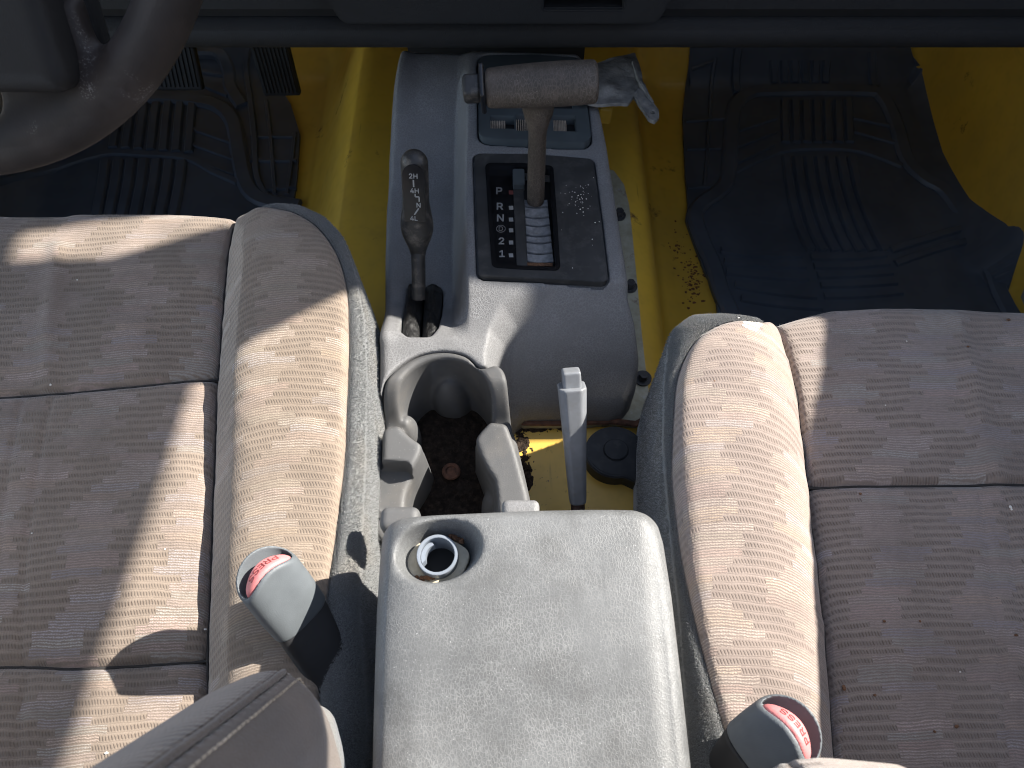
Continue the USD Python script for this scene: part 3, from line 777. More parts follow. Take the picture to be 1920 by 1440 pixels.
def rbox_fn(loc, hs, r):
    def f(X, Y, Z):
        q = [np.abs(a) - (h - r) for a, h in zip(loc(X, Y, Z), hs)]
        return np.sqrt(sum(np.maximum(a, 0) ** 2 for a in q)) + np.minimum(np.maximum(np.maximum(q[0], q[1]), q[2]), 0) - r
    return f
def rbox(o, ex, ey, ez, hs, r, h=None):
    m = min(hs); h = h or max(0.0006, m / 7)
    e = np.abs(np.array([ex, ey, ez])).T @ np.array(hs) + 2 * h
    return nets(rbox_fn(frame_fn(o, ex, ey, ez), hs, r), np.asarray(o) - e, np.asarray(o) + e, h)
lev.add('handle_collar', rbox(hA - hx * 0.0022, hx, hy, hz, (0.0022, 0.0148, 0.0143), 0.002, 0.0007), 'gloss_black', smooth=True)
lev.add('release_button', rbox(hA - hx * 0.0105 + hz * 0.001, hx, hy, hz, (0.0075, 0.0095, 0.0085), 0.0035, 0.0008), 'knob_black', smooth=True)
lev.add('button_stem', rbox(hA - hx * 0.0055, hx, hy, hz, (0.006, 0.006, 0.006), 0.002, 0.0008), 'gloss_black', smooth=True)

# ------------------------------------------------------------------ transfer lever
kb, kt = P(784, 472, 0.462), P(777, 306, 0.545)
kz = unit(kt - kb); kx = unit(np.array([1, 0, 0]) - kz * kz[0]); ky = np.cross(kz, kx); KL = np.linalg.norm(kt - kb)
if ky[2] > 0: pass
def knob_fn(X, Y, Z):
    u, v, w = frame_fn(kb, kx, ky, kz)(X, Y, Z)
    t = np.clip(w / KL, 0, 1)
    r = 0.0070 + 0.0076 * sst(-0.05, 0.30, t) - 0.0030 * sst(0.32, 0.62, t)
    q = np.sqrt(u ** 2 + (v * 1.05) ** 2 + (np.maximum(np.abs(w - KL / 2) - KL / 2, 0)) ** 2) - r
    face = -v - 0.0105 * np.ones_like(v)
    return smax(q, -(v + 0.0112) if KV < 0 else v - 0.0112, 0.004)
toCam = CAM - kt
KV = np.sign(np.dot(ky, toCam))
tl = Thing('transfer_lever', 'black transfer case lever with long worn knob rising from the split leather boot', 'lever', P(785, 530, 0.44))
pad = 0.03
kl, kh = np.minimum(kb, kt) - pad, np.maximum(kb, kt) + pad
kn = tl.add('knob', nets(knob_fn, kl, kh, 0.0011), 'knob_black', smooth=True)
fz_ = ky * KV
pc = (P(777, 330, 0.54) * 0 + kb + kz * KL * 0.74 + fz_ * 0.0113)
def onplate(poly2, t0, t1):
    t = trimesh.creation.extrude_polygon(Polygon(poly2), t1 - t0, engine='earcut'); t.apply_translation([0, 0, t0])
    t.apply_transform(basis(pc, kx, kz, fz_) if np.dot(np.cross(kx, kz), fz_) > 0 else basis(pc, kx, kz, fz_)); 
    if np.linalg.det(np.array([kx, kz, fz_])) < 0: t.invert()
    return t
pl_ = Polygon([(-0.0092, -0.026), (0.0092, -0.026), (0.0092, 0.018), (-0.0092, 0.018)]).union(Polygon([(0.0092 * math.cos(a), 0.018 + 0.0092 * math.sin(a)) for a in np.linspace(0, math.pi, 16)]))
pt = tl.add('shift_plate', onplate(np.array(pl_.exterior.coords), -0.0005, 0.0008), 'gloss_black', parent=kn)
def plate_text(s, x, y, h):
    t = meshkit.text_mesh(s, h, 0.0003, True); t.apply_translation([x - t.bounds.mean(0)[0], y - t.bounds.mean(0)[1], 0.0009])
    t.apply_transform(basis(pc, kx, kz, fz_)); tl.add('plate_letter', t, 'white_ink', parent=kn)
for s, x, y in (('2H', 0.0, 0.0175), ('4H', 0.0005, 0.004), ('N', 0.0035, -0.0095), ('4L', -0.001, -0.0225)):
    plate_text(s, x, y, 0.0042)
def plate_line(pts):
    for a, b in zip(pts[:-1], pts[1:]):
        a, b = np.array(a), np.array(b); d = (b - a) / np.linalg.norm(b - a); n = np.array([-d[1], d[0]]) * 0.0006
        tl.add('plate_line', onplate(np.array([a - n, b - n, b + n, a + n]), 0.0009, 0.0012), 'white_ink', parent=kn)
plate_line([(0.0, 0.014), (0.0, 0.0075)]); plate_line([(0.001, 0.0008), (0.001, -0.0015), (0.0042, -0.0015), (0.0042, -0.006)]); plate_line([(0.0035, -0.0125), (-0.0005, -0.019)])
tl.add('lever_shaft', tube(np.array([kb + kz * 0.004, P(785, 520, 0.446), P(785, 560, 0.43)]), 0.0065, 12), 'knob_black', smooth=40)

# ------------------------------------------------------------------ metal plate bolted on the tunnel beside the console
ZP = 0.340
PLT = roundpoly(Wz([(1110, 318), (1150, 318), (1170, 345), (1180, 385), (1186, 440), (1196, 540), (1203, 620), (1212, 700), (1221, 765), (1214, 785), (1195, 796), (1140, 792), (1080, 797), (975, 799), (975, 775), (1120, 760)], ZP), 0.004)
pl = Thing('mounting_plate', 'bare olive-grey metal plate bolted to the yellow tunnel along the console', 'metal plate', (0.13, 0.4, ZT))
pm = pl.add('plate', prism(PLT, ZT - 0.004, ZP, 0.001), 'plate_metal', smooth=25)
pl.add('plate_lip', sweep(np.array([P(x, y, ZP + 0.002) for x, y in ((978, 792), (1040, 793), (1100, 791), (1150, 790), (1192, 795), (1210, 786))]), ringprof(0.0035, 8, 0.003)), 'rust_metal', smooth=40)
for px, py, big in ((1161, 402, 0), (1182, 536, 0), (1206, 708, 1)):
    c = P(px, py, ZP + 0.003)
    r = 0.0088 if big else 0.0078
    wsh = trimesh.creation.cylinder(r, 0.0022, sections=28); wsh.apply_translation([c[0], c[1], ZP + 0.0013])
    b = pl.add('bolt', cat([trimesh.creation.cylinder(0.0048, 0.008, sections=6, transform=basis([c[0], c[1], ZP + 0.006], [1, 0, 0], [0, 1, 0], [0, 0, 1])), trimesh.creation.cylinder(0.0052, 0.002, sections=20, transform=basis([c[0], c[1], ZP + 0.0030], [1, 0, 0], [0, 1, 0], [0, 0, 1]))]), 'bolt_black', smooth=30)
    pl.add('washer', wsh, 'bolt_black', smooth=30, parent=b)

# ------------------------------------------------------------------ hand brake
ha, hb = P(1072, 722, 0.468), P(1083, 940, 0.385)
bz = unit(ha - hb); bx = unit(np.array([1, 0.05, 0]) - bz * np.dot([1, 0.05, 0], bz)); by = np.cross(bz, bx); BL = np.linalg.norm(ha - hb)
hbk = Thing('handbrake', 'grey handbrake lever with push button standing between console and right seat', 'handbrake', hb)
def grip_fn(X, Y, Z):
    u, v, w = frame_fn(hb, bx, by, bz)(X, Y, Z)
    t = np.clip(w / BL, 0, 1)
    hw = 0.0072 + 0.0044 * t; hv = 0.0085 + 0.0035 * t
    a = np.maximum(np.abs(u) - hw, np.abs(v) - hv)
    ch = (np.abs(u) + np.abs(v) - (hw + hv) * 0.80) * 0.75
    a = smax(a, ch, 0.0012)
    return rint(a, np.abs(w - BL / 2) - BL / 2, 0.0016)
e = 0.025
hbk.add('grip', nets(grip_fn, np.minimum(ha, hb) - e, np.maximum(ha, hb) + e, 0.001), 'handbrake_grey', smooth=35)
hbk.add('push_button', rbox(ha + bz * 0.005, bx, by, bz, (0.0075, 0.0072, 0.0085), 0.002, 0.0008), 'handbrake_grey', smooth=True)
hbk.add('brake_rod', tube(np.array([hb + bz * 0.004, hb - bz * 0.05]), 0.0062, 12), 'rod_brown', smooth=40)

# ------------------------------------------------------------------ black rubber cap behind the plate
rc = P(1154, 846, 0.352)
CAP = Polygon([(rc[0] + 0.0292 * math.cos(a), rc[1] + 0.0268 * math.sin(a)) for a in np.linspace(0, 2 * np.pi, 48, endpoint=False)])
tail = Polygon(Wz([(1168, 893), (1212, 850), (1235, 900), (1250, 960), (1235, 970), (1215, 915)], 0.352))
capg = CAP.union(tail).buffer(-0.006, quad_segs=6).buffer(0.012, quad_segs=6).buffer(-0.006, quad_segs=6)
cp = Thing('rubber_cap', 'round black rubber cap lying on the yellow floor beside the handbrake', 'rubber cap', (rc[0], rc[1], ZT))
cp.add('cap_disc', prism(np.array(capg.exterior.coords)[:-1], ZT - 0.003, 0.352, 0.004), 'rubber', smooth=35)
cc = P(1155, 843, 0.353)
cp.add('cap_boss', prism([(cc[0] + 0.0112 * math.cos(a), cc[1] + 0.0105 * math.sin(a)) for a in np.linspace(0, 2 * np.pi, 36, endpoint=False)], 0.351, 0.3538, 0.001), 'rubber', smooth=35)
cp.add('boss_groove', tube(np.array([[cc[0] + 0.0118 * math.cos(a), cc[1] + 0.0111 * math.sin(a), 0.3518] for a in np.linspace(0, 2 * np.pi, 37)]), 0.0007, 6), 'slot_dark')

# dirt heaped along the console's foot and flakes on the yellow floor
dm = []
for k in range(900):
    if k < 520:
        t = rng.uniform(0, 1); px, py = 978 + 10 * t + rng.normal(0, 9 - 3 * t), 800 + 112 * t
    elif k < 680:
        px, py = rng.uniform(982, 1060), rng.normal(803, 4)
    else:
        px, py = (rng.normal(1047, 8), rng.normal(885, 9)) if k < 740 else (rng.uniform(1000, 1215), rng.uniform(815, 960))
    p = P(px, py, ZT + 0.001); s = rng.uniform(0.0005, 0.0021) if k < 680 else rng.uniform(0.0003, 0.0011)
    dm.append(blob(p, (s * rng.uniform(.7, 1.6), s * rng.uniform(.7, 1.6), s * 0.7), k, 1))
for k in range(46):
    t = rng.uniform(0, 1); px, py = (976 + 12 * t + rng.normal(0, 5 - 2 * t), 800 + 108 * t) if k < 36 else (rng.uniform(985, 1055), 801)
    r = rng.uniform(0.0022, 0.0046)
    dm.append(blob(P(px, py, ZT + 0.002), (r * rng.uniform(.8, 1.5), r * rng.uniform(.8, 1.6), r * 0.5), k + 3000, 2, 0.5))
solo('dirt', cat(dm), 'dirt_brown', 'dark brown dirt crumbs heaped on the yellow floor along the console', 'dirt', kind='stuff')
FLR = roundpoly(Wz([(965, 805), (1260, 805), (1330, 1000), (960, 1000)], ZT), 0.002)
solo('floor_panel', prism(FLR, ZT - 0.004, ZT + 0.0022), 'yellow_dirty', kind='structure')

# ------------------------------------------------------------------ armrest box
ZA = 0.559
LID = W([(714, 1050, .535), (716, 1005, .54), (728, 985, .543), (752, 975, .545), (860, 970, .546), (1000, 964, .546), (1100, 962, .546), (1185, 962, .546), (1213, 970, .545), (1230, 992, .542), (1238, 1030, .538), (1250, 1130, .533), (1266, 1270, .533), (1284, 1440, .533)])
LID = np.vstack([LID, [[0.092, -0.10], [0.090, -0.14], [-0.068, -0.14], [-0.070, -0.10]], W([(704, 1440, .533), (706, 1300, .533), (709, 1150, .533)])])
LID = roundpoly(LID, 0.008)
rcx = P(824, 1043, 0.545)
dirx = unit((P(890, 1030, .55) - P(757, 1055, .55))[:2])
def lid_fn(X, Y, Z):
    x, y = np.broadcast_arrays(X[:, :, 0], Y[:, :, 0])
    d = polysd(LID, x, y)
    dl = np.clip(-d, 0, 0.05)
    xl = x - (-0.083)
    top = ZA + 0.004 - 0.014 * np.exp(-np.maximum(xl, 0) / 0.012) - 0.003 * np.exp(-np.maximum(0.086 - x, 0) / 0.008) - 0.001 * np.exp(-dl / 0.008)
    f = rint(d[:, :, None], (Z - top[:, :, None]) * 0.85, 0.010)
    a, b = (x - rcx[0]) * dirx[0] + (y - rcx[1]) * dirx[1], -(x - rcx[0]) * dirx[1] + (y - rcx[1]) * dirx[0]
    el = (np.sqrt((a / 0.0240) ** 2 + (b / 0.0172) ** 2) - 1) * 0.019
    f = smax(f, -np.maximum(el[:, :, None] - 0.25 * (Z - 0.55), 0.520 - Z), 0.0032)
    return np.maximum(f, 0.505 - Z)
arm = Thing('armrest_box', 'worn grey vinyl armrest box with round socket in its front left corner', 'armrest', (0, 0, 0.33))
ll, lh = LID.min(0) - 0.006, LID.max(0) + 0.006
lid = arm.add('lid', nets(lid_fn, (ll[0], ll[1], 0.500), (lh[0], lh[1], 0.562), 0.0017), 'armrest_vinyl', smooth=True)
arm.add('box', prism(grow(LID, -0.006), 0.33, 0.504), 'console_plastic')
arm.add('latch', rbox(P(976, 962, 0.530) + np.array([0, 0.002, 0]), [1, 0, 0], [0, 1, 0], [0, 0, 1], (0.0125, 0.006, 0.006), 0.004, 0.001), 'console_plastic', smooth=True)
arm.add('hinge_ear', rbox(P(752, 978, 0.498), [1, 0, 0], [0, 1, 0], [0, 0, 1], (0.014, 0.009, 0.010), 0.006, 0.001), 'holder_plastic', smooth=True)
so = P(820, 1041, 0.5475)
def cyl(r0, r1, z0, z1, n=40):
    """an open ring: wall between radii r0 and r1"""
    g = Polygon([(so[0] + r1 * math.cos(a), so[1] + r1 * math.sin(a)) for a in np.linspace(0, 2 * np.pi, n, endpoint=False)], [[(so[0] + r0 * math.cos(a), so[1] + r0 * math.sin(a)) for a in np.linspace(0, 2 * np.pi, n, endpoint=False)]])
    return prism_poly(g, z0, z1, 0.0006)
fw = Polygon([(so[0] - 0.001 + (0.0200 + 0.001 * math.sin(5 * a)) * math.cos(a), so[1] - 0.001 + (0.0158 + 0.001 * math.cos(3 * a)) * math.sin(a)) for a in np.linspace(0, 2 * np.pi, 48, endpoint=False)], [[(so[0] + 0.0125 * math.cos(a), so[1] + 0.0125 * math.sin(a)) for a in np.linspace(0, 2 * np.pi, 32, endpoint=False)]])
arm.add('foam_washer', prism_poly(fw, 0.5225, 0.5395, 0.0015), 'foam_cream', smooth=30)
sk = arm.add('power_socket', cyl(0.0108, 0.0128, 0.521, 0.5490), 'socket_blue', smooth=30)
arm.add('socket_well', cat([trimesh.creation.cylinder(0.0109, 0.002, sections=32, transform=basis([so[0], so[1], 0.5235], [1, 0, 0], [0, 1, 0], [0, 0, 1])), cyl(0.0102, 0.0110, 0.5235, 0.5440)]), 'slot_dark', parent=sk, smooth=30)
tab = np.array([[so[0] + 0.0105 * math.cos(a), so[1] + 0.0105 * math.sin(a)] for a in np.linspace(math.radians(115), math.radians(205), 10)])
tabi = np.array([[so[0] + 0.0078 * math.cos(a), so[1] + 0.0078 * math.sin(a)] for a in np.linspace(math.radians(195), math.radians(110), 10)])
arm.add('contact_spring', prism(np.vstack([tab, tabi]), 0.535, 0.5445), 'socket_blue', parent=sk)
cr = []
for k in range(60):
    px, py = (rng.normal(797, 9), rng.normal(1083, 2)) if k < 26 else (rng.normal(855, 7), rng.normal(1010, 6) )
    if k >= 26: py = 1003 + abs(px - 848) * 0.8 + rng.normal(0, 2)
    r = rng.uniform(0.0006, 0.0015)
    cr.append(blob(P(px, py, 0.5405), (r, r, r), k + 500, 1))
solo('crumbs', cat(cr), 'crumb_brown', 'rusty brown crumbs of foam around the socket in the armrest', 'crumbs', kind='stuff')

# ------------------------------------------------------------------ seats
def polyl(c): return catmull(c, closed=False, n=5)

RND = 0.017
def make_seat(name, label, O, seamc, border, cross, plane, fabs, H, tau, xr, step, creases=()):
    """O outline, seamc: centre/bolster seam from front to rear, border: bolster/trim seam, cross: seams across the centre"""
    th = Thing(name, label, 'car seat', (np.mean(O[:, 0]), 0.15, 0.30), group='front car seats')
    sgn = 1 if xr > 0 else -1                                   # the bolster lies on this side of the seam
    seam, bord = polyl(seamc), polyl(border)
    far = np.array([[-sgn * 2, seam[-1][1]], [-sgn * 2, seam[0][1]]])
    CEN = np.vstack([seam, far])
    BOL = np.vstack([seam, bord[::-1]])
    lo, hi = O.min(0) - 0.01, O.max(0) + 0.01
    h = 0.0024
    z0, z1 = 0.33, 0.57
    n = np.ceil((np.array([hi[0], hi[1], z1]) - np.array([lo[0], lo[1], z0])) / h).astype(int) + 1
    x = (lo[0] + h * np.arange(n[0]))[:, None]; y = (lo[1] + h * np.arange(n[1]))[None, :]; Z = (z0 + h * np.arange(n[2]))[None, None, :]
    x, y = np.broadcast_arrays(x, y)
    dO, dC, dB = polysd(O, x, y), polysd(CEN, x, y), polysd(BOL, x, y)
    ds = segdist(seam, x, y, False)
    t = np.where(dC > 0, ds, 0)                                  # distance into the bolster
    t0 = step
    rise = np.where(t < t0, t * 1.0, t0 + 0.012 * (1 - np.exp(-(t - t0) / 0.012))) if step else H * (1 - np.exp(-t / tau))
    top = plane(x, y) + rise * (dC > 0)
    top = top - 0.007 * np.exp(np.minimum(dO, 0) / 0.016) * sst(0, 0.02, t)
    cen = np.where(dC < 0, np.minimum(ds, 0.2), 0)
    top = top + (dC < 0) * 0.006 * (1 - np.exp(-cen / 0.02))
    grooves = 0.0050 * np.exp(-(ds / 0.0028) ** 2) + 0.0035 * np.exp(-(segdist(bord, x, y, False) / 0.0028) ** 2)
    for cline in cross:
        dc = segdist(polyl(cline), x, y, False)
        grooves = grooves + (dC < 0) * (0.0040 * np.exp(-(dc / 0.0026) ** 2) + 0.0045 * np.exp(-(dc / 0.022)))
    for cline, dep, wd in creases:
        dc = segdist(polyl(cline), x, y, False)
        grooves = grooves + (dC < 0) * dep * np.exp(-(dc / wd) ** 2)
    nz = meshkit.fbm(np.stack([x * 16, y * 22, 0 * x], -1), 3, 21)
    pk = meshkit.fbm(np.stack([x * 45, y * 120, 0 * x], -1), 2, 23)
    top = top - grooves + 0.006 * (nz - 0.5) + 0.0035 * (pk - 0.5) * np.exp(-(ds / 0.02))
    if sgn > 0:
        pass
    d3, t3 = dO[:, :, None], top[:, :, None]
    body = rint(d3 - (0.045 if sgn > 0 else 0.0) * np.clip(t3 - 0.02 - Z, 0, 0.09), (Z - t3) * 0.9, RND)
    body = np.maximum(body, z0 + 0.004 - Z).astype(np.float32)
    def part(nm, clip, m, lift=0.0, smooth=True):
        f = np.maximum(body - lift, clip[:, :, None]).astype(np.float32)
        for k in range(3):
            s = [slice(None)] * 3
            for e in (0, -1):
                s[k] = e; f[tuple(s)] = np.maximum(f[tuple(s)], h * 0.6)
        return th.add(nm, nets_grid(f, np.array([lo[0], lo[1], z0]), h), m, smooth=smooth)
    g = 0.0006
    yc = [polyl(c) for c in cross]
    def side(cl):                                                # >0 in front of the cross seam
        xs = cl[:, 0]; o = np.argsort(xs)
        return y - np.interp(x, xs[o], cl[o, 1])
    s1 = side(yc[0])
    part('cushion_panel', np.maximum(dC + g, g - s1), fabs[0])
    if len(yc) > 1:
        s2 = side(yc[1])
        part('cushion_panel', np.maximum(dC + g, np.maximum(s1 + g, g - s2)), fabs[0])
        part('cushion_panel', np.maximum(dC + g, s2 + g), fabs[0])
    else:
        part('cushion_panel', np.maximum(dC + g, s1 + g), fabs[0])
    part('bolster', dB + g, fabs[1], 0.0006)
    part('side_trim', np.maximum(np.maximum(-dB, -dC) + g, np.where(dC < 0, 1, -1)), 'velour_grey')
    # a dark seam cord in each groove
    def ztop(p):
        i = np.clip(np.round((p[:, 0] - lo[0]) / h).astype(int), 0, n[0] - 1); j = np.clip(np.round((p[:, 1] - lo[1]) / h).astype(int), 0, n[1] - 1)
        return top[i, j]
    for c in [seam] + yc:
        zz = ztop(c); keep = np.ones(len(c), bool)
        inn = polysd(O, c[:, 0], c[:, 1]) < -0.012; c, zz = c[inn], zz[inn]
        th.add('seam_cord', tube(np.column_stack([c, zz - 0.0006]), 0.0011, 6), 'seam_thread', smooth=True)
    return th, (x, y, top, lo, h)

def lplane(x, y): return 0.447 + 0.125 * np.clip(y - 0.05, -0.2, 0.5) - 0.10 * np.maximum(y - 0.385, 0)
OL = np.vstack([[[-0.66, 0.446], [-0.40, 0.446]], W([(60, 409, .482), (200, 405, .483), (330, 400, .486), (437, 391, .496), (520, 383, .504), (570, 392, .502), (618, 425, .492), (654, 480, .472), (683, 560, .455), (700, 650, .45), (705, 760, .445), (703, 900, .44), (698, 1040, .43), (690, 1160, .43)]), [[-0.098, 0.03], [-0.100, -0.06], [-0.66, -0.06]]])
OL = roundpoly(OL, 0.01)
seamL = W([(446, 340, .49), (441, 372, .492), (435, 410, .495), (425, 480, .49), (415, 600, .482), (406, 720, .475), (396, 900, .468), (386, 1100, .46), (378, 1330, .452), (374, 1560, .45)])
bordL = W([(446, 340, 0.503), (441, 372, 0.505), (500, 384, 0.513), (555, 396, 0.518), (596, 422, 0.518), (630, 470, 0.518), (646, 530, 0.518), (650, 620, 0.513), (646, 740, 0.51), (640, 860, 0.505), (628, 960, 0.5), (612, 1080, 0.493), (598, 1200, 0.488), (585, 1400, 0.483), (575, 1560, 0.483)])
crossL = [W([(-260, 752, .482), (0, 735, .482), (200, 722, .482), (405, 704, .478)]), W([(-260, 1262, .455), (0, 1249, .455), (150, 1252, .455), (385, 1236, .455)])]
SEATS = [make_seat('car_seat', 'left fabric car seat with worn beige bolster, nearer the steering wheel', OL, seamL, bordL, crossL, lplane, ('fabric_left', 'fabric_left_bolster'), 0.044, 0.024, 1, 0.019, [(W([(96, 745, .478), (72, 900, .468), (50, 1060, .46), (35, 1240, .455)]), .0016, .0022), (W([(40, 745, .478), (18, 900, .468), (0, 1060, .46)]), .0016, .0022), (W([(48, 1270, .452), (38, 1440, .44)]), .0016, .0022), (W([(118, 470, .488), (100, 600, .482), (92, 720, .478)]), -.0025, .008)])]

def rplane(x, y): return 0.450 + 0.13 * np.clip(y - 0.03, -0.2, 0.5) - 0.10 * np.maximum(y - 0.29, 0)
OR_ = np.vstack([W([(1222, 880, .44), (1224, 770, .445), (1232, 700, .45), (1249, 650, .472), (1290, 605, .49), (1345, 587, .502), (1405, 582, .506), (1460, 583, .498), (1560, 579, .481), (1700, 577, .481), (1920, 584, .481)]), [[0.66, 0.330], [0.66, -0.06], [0.115, -0.06]], W([(1262, 1300, .43), (1248, 1150, .43), (1236, 1020, .435)])])
OR_ = roundpoly(OR_, 0.008)
seamR = W([(1440, 535, .49), (1447, 565, .49), (1458, 592, .492), (1476, 650, .488), (1496, 740, .482), (1514, 860, .476), (1530, 1000, .47), (1552, 1180, .462), (1578, 1440, .455), (1590, 1560, .45)])
bordR = W([(1440, 535, 0.5), (1447, 565, 0.5), (1435, 591, 0.51), (1392, 593, 0.514), (1345, 606, 0.516), (1305, 634, 0.517), (1280, 680, 0.516), (1270, 740, 0.514), (1268, 850, 0.51), (1276, 940, 0.506), (1287, 1030, 0.502), (1306, 1140, 0.497), (1328, 1240, 0.492), (1355, 1340, 0.488), (1390, 1450, 0.485), (1420, 1560, 0.48)])
crossR = [W([(1522, 908, .475), (1700, 906, .475), (1920, 905, .475), (2200, 903, .475)])]
SEATS.append(make_seat('car_seat', 'right fabric car seat with pinkish grey weave, its bolster in sun, beside the handbrake', OR_, seamR, bordR, crossR, rplane, ('fabric_right', 'fabric_right_bolster'), 0.034, 0.018, -1, 0, [(W([(1830, 925, .468), (1848, 1100, .46), (1872, 1300, .455), (1880, 1440, .45)]), .0016, .0022), (W([(1876, 925, .468), (1895, 1100, .46), (1918, 1300, .455)]), .0016, .0022), (W([(1793, 600, .49), (1815, 700, .485), (1840, 800, .48), (1868, 900, .472)]), -.003, .008)]))
# ------------------------------------------------------------------ seat backs (parts of the seats)
def back_fn(poly, ztop, zlean, lift=0.0, clip=None):
    def f(X, Y, Z):
        z = Z[0, 0, :]
        out = np.empty((X.shape[0], Y.shape[1], len(z)), np.float32)
        x, y = np.broadcast_arrays(X[:, :, 0], Y[:, :, 0])
        for k, zz in enumerate(z):
            sh = -0.34 * max(zz - zlean, 0) - 6.0 * max(zlean - 0.02 - zz, 0) ** 2 - 0.2 * max(zlean - zz, 0)
            d = polysd(poly, x, y - sh)
            out[:, :, k] = d - lift
        g = rint(out + 0.0, Z - ztop, 0.03)
        g = np.maximum(g, 0.46 - Z)
        if clip is not None:
            g = np.maximum(g, clip(X, Y, Z))
        return g
    return f
def add_back(th, poly, xs, ztop, zlean, sgn, mats):
    poly = roundpoly(poly, 0.010)
    lo, hi = poly.min(0), poly.max(0)
    b0, b1 = (lo[0] - 0.006, lo[1] - 0.17, 0.455), (hi[0] + 0.006, hi[1] + 0.006, ztop + 0.006)
    bk = th.add('backrest', nets(back_fn(poly, ztop, zlean, 0, lambda X, Y, Z: sgn * (X - xs) + 0.0005 + 0 * Z), b0, b1, 0.003), mats[0], smooth=True)
    th.add('backrest_side', nets(back_fn(poly, ztop, zlean, -0.0006, lambda X, Y, Z: 0.0005 - sgn * (X - xs) + 0 * Z), b0, b1, 0.0025), mats[1], smooth=True)
    return bk
BKL = np.array([(-.103, .041), (-.092, .033), (-.085, .016), (-.082, -.01), (-.082, -.10), (-.50, -.10), (-.50, -.060), (-.32, -.060), (-.245, -.034), (-.205, -.012), (-.170, .014), (-.140, .034), (-.122, .042), (-.112, .0435)])
seatL, seatR = SEATS
add_back(seatL[0], BKL, -0.108, 0.86, 0.63, 1, ('back_ribbed', 'back_fabric'))
BKLr = roundpoly(BKL, 0.010)
def backpt(x, z):
    sh = -0.34 * max(z - 0.63, 0) - 6.0 * max(0.61 - z, 0) ** 2 - 0.2 * max(0.63 - z, 0)
    ys = np.linspace(0.08, -0.06, 281)
    d = polysd(BKLr, np.full_like(ys, x), ys - sh)
    return np.array([x, ys[np.argmax(d < 0)], z])
seatL[0].add('piping', tube(np.array([backpt(-0.108, z) for z in np.linspace(0.50, 0.80, 40)]), 0.0016, 8), 'back_fabric', smooth=True)
st = []
for z in np.arange(0.53, 0.80, 0.0042):
    st.append(tube(np.array([backpt(-0.1005, z) + [0, 0.0004, 0], backpt(-0.1005, z + 0.0026) + [0, 0.0004, 0]]), 0.0006, 5))
seatL[0].add('stitching', cat(st), 'stitch_cream')
seatL[0].add('back_trim', nets(back_fn(roundpoly(np.array([(-.20, -.12), (-.094, -.12), (-.094, .03), (-.100, .045), (-.118, .052), (-.20, .03)]), 0.006), 0.575, 0.60), (-0.21, -0.18, 0.455), (-0.088, 0.06, 0.582), 0.0025), 'velour_grey', smooth=True)
BKR = np.array([(.118, .0055), (.135, .0062), (.168, .0035), (.215, -.030), (.26, -.055), (.33, -.07), (.50, -.07), (.50, -.13), (.088, -.13), (.089, -.025), (.096, -.006)])
add_back(seatR[0], BKR, 0.120, 0.86, 0.645, -1, ('fabric_right_bolster', 'back_fabric'))

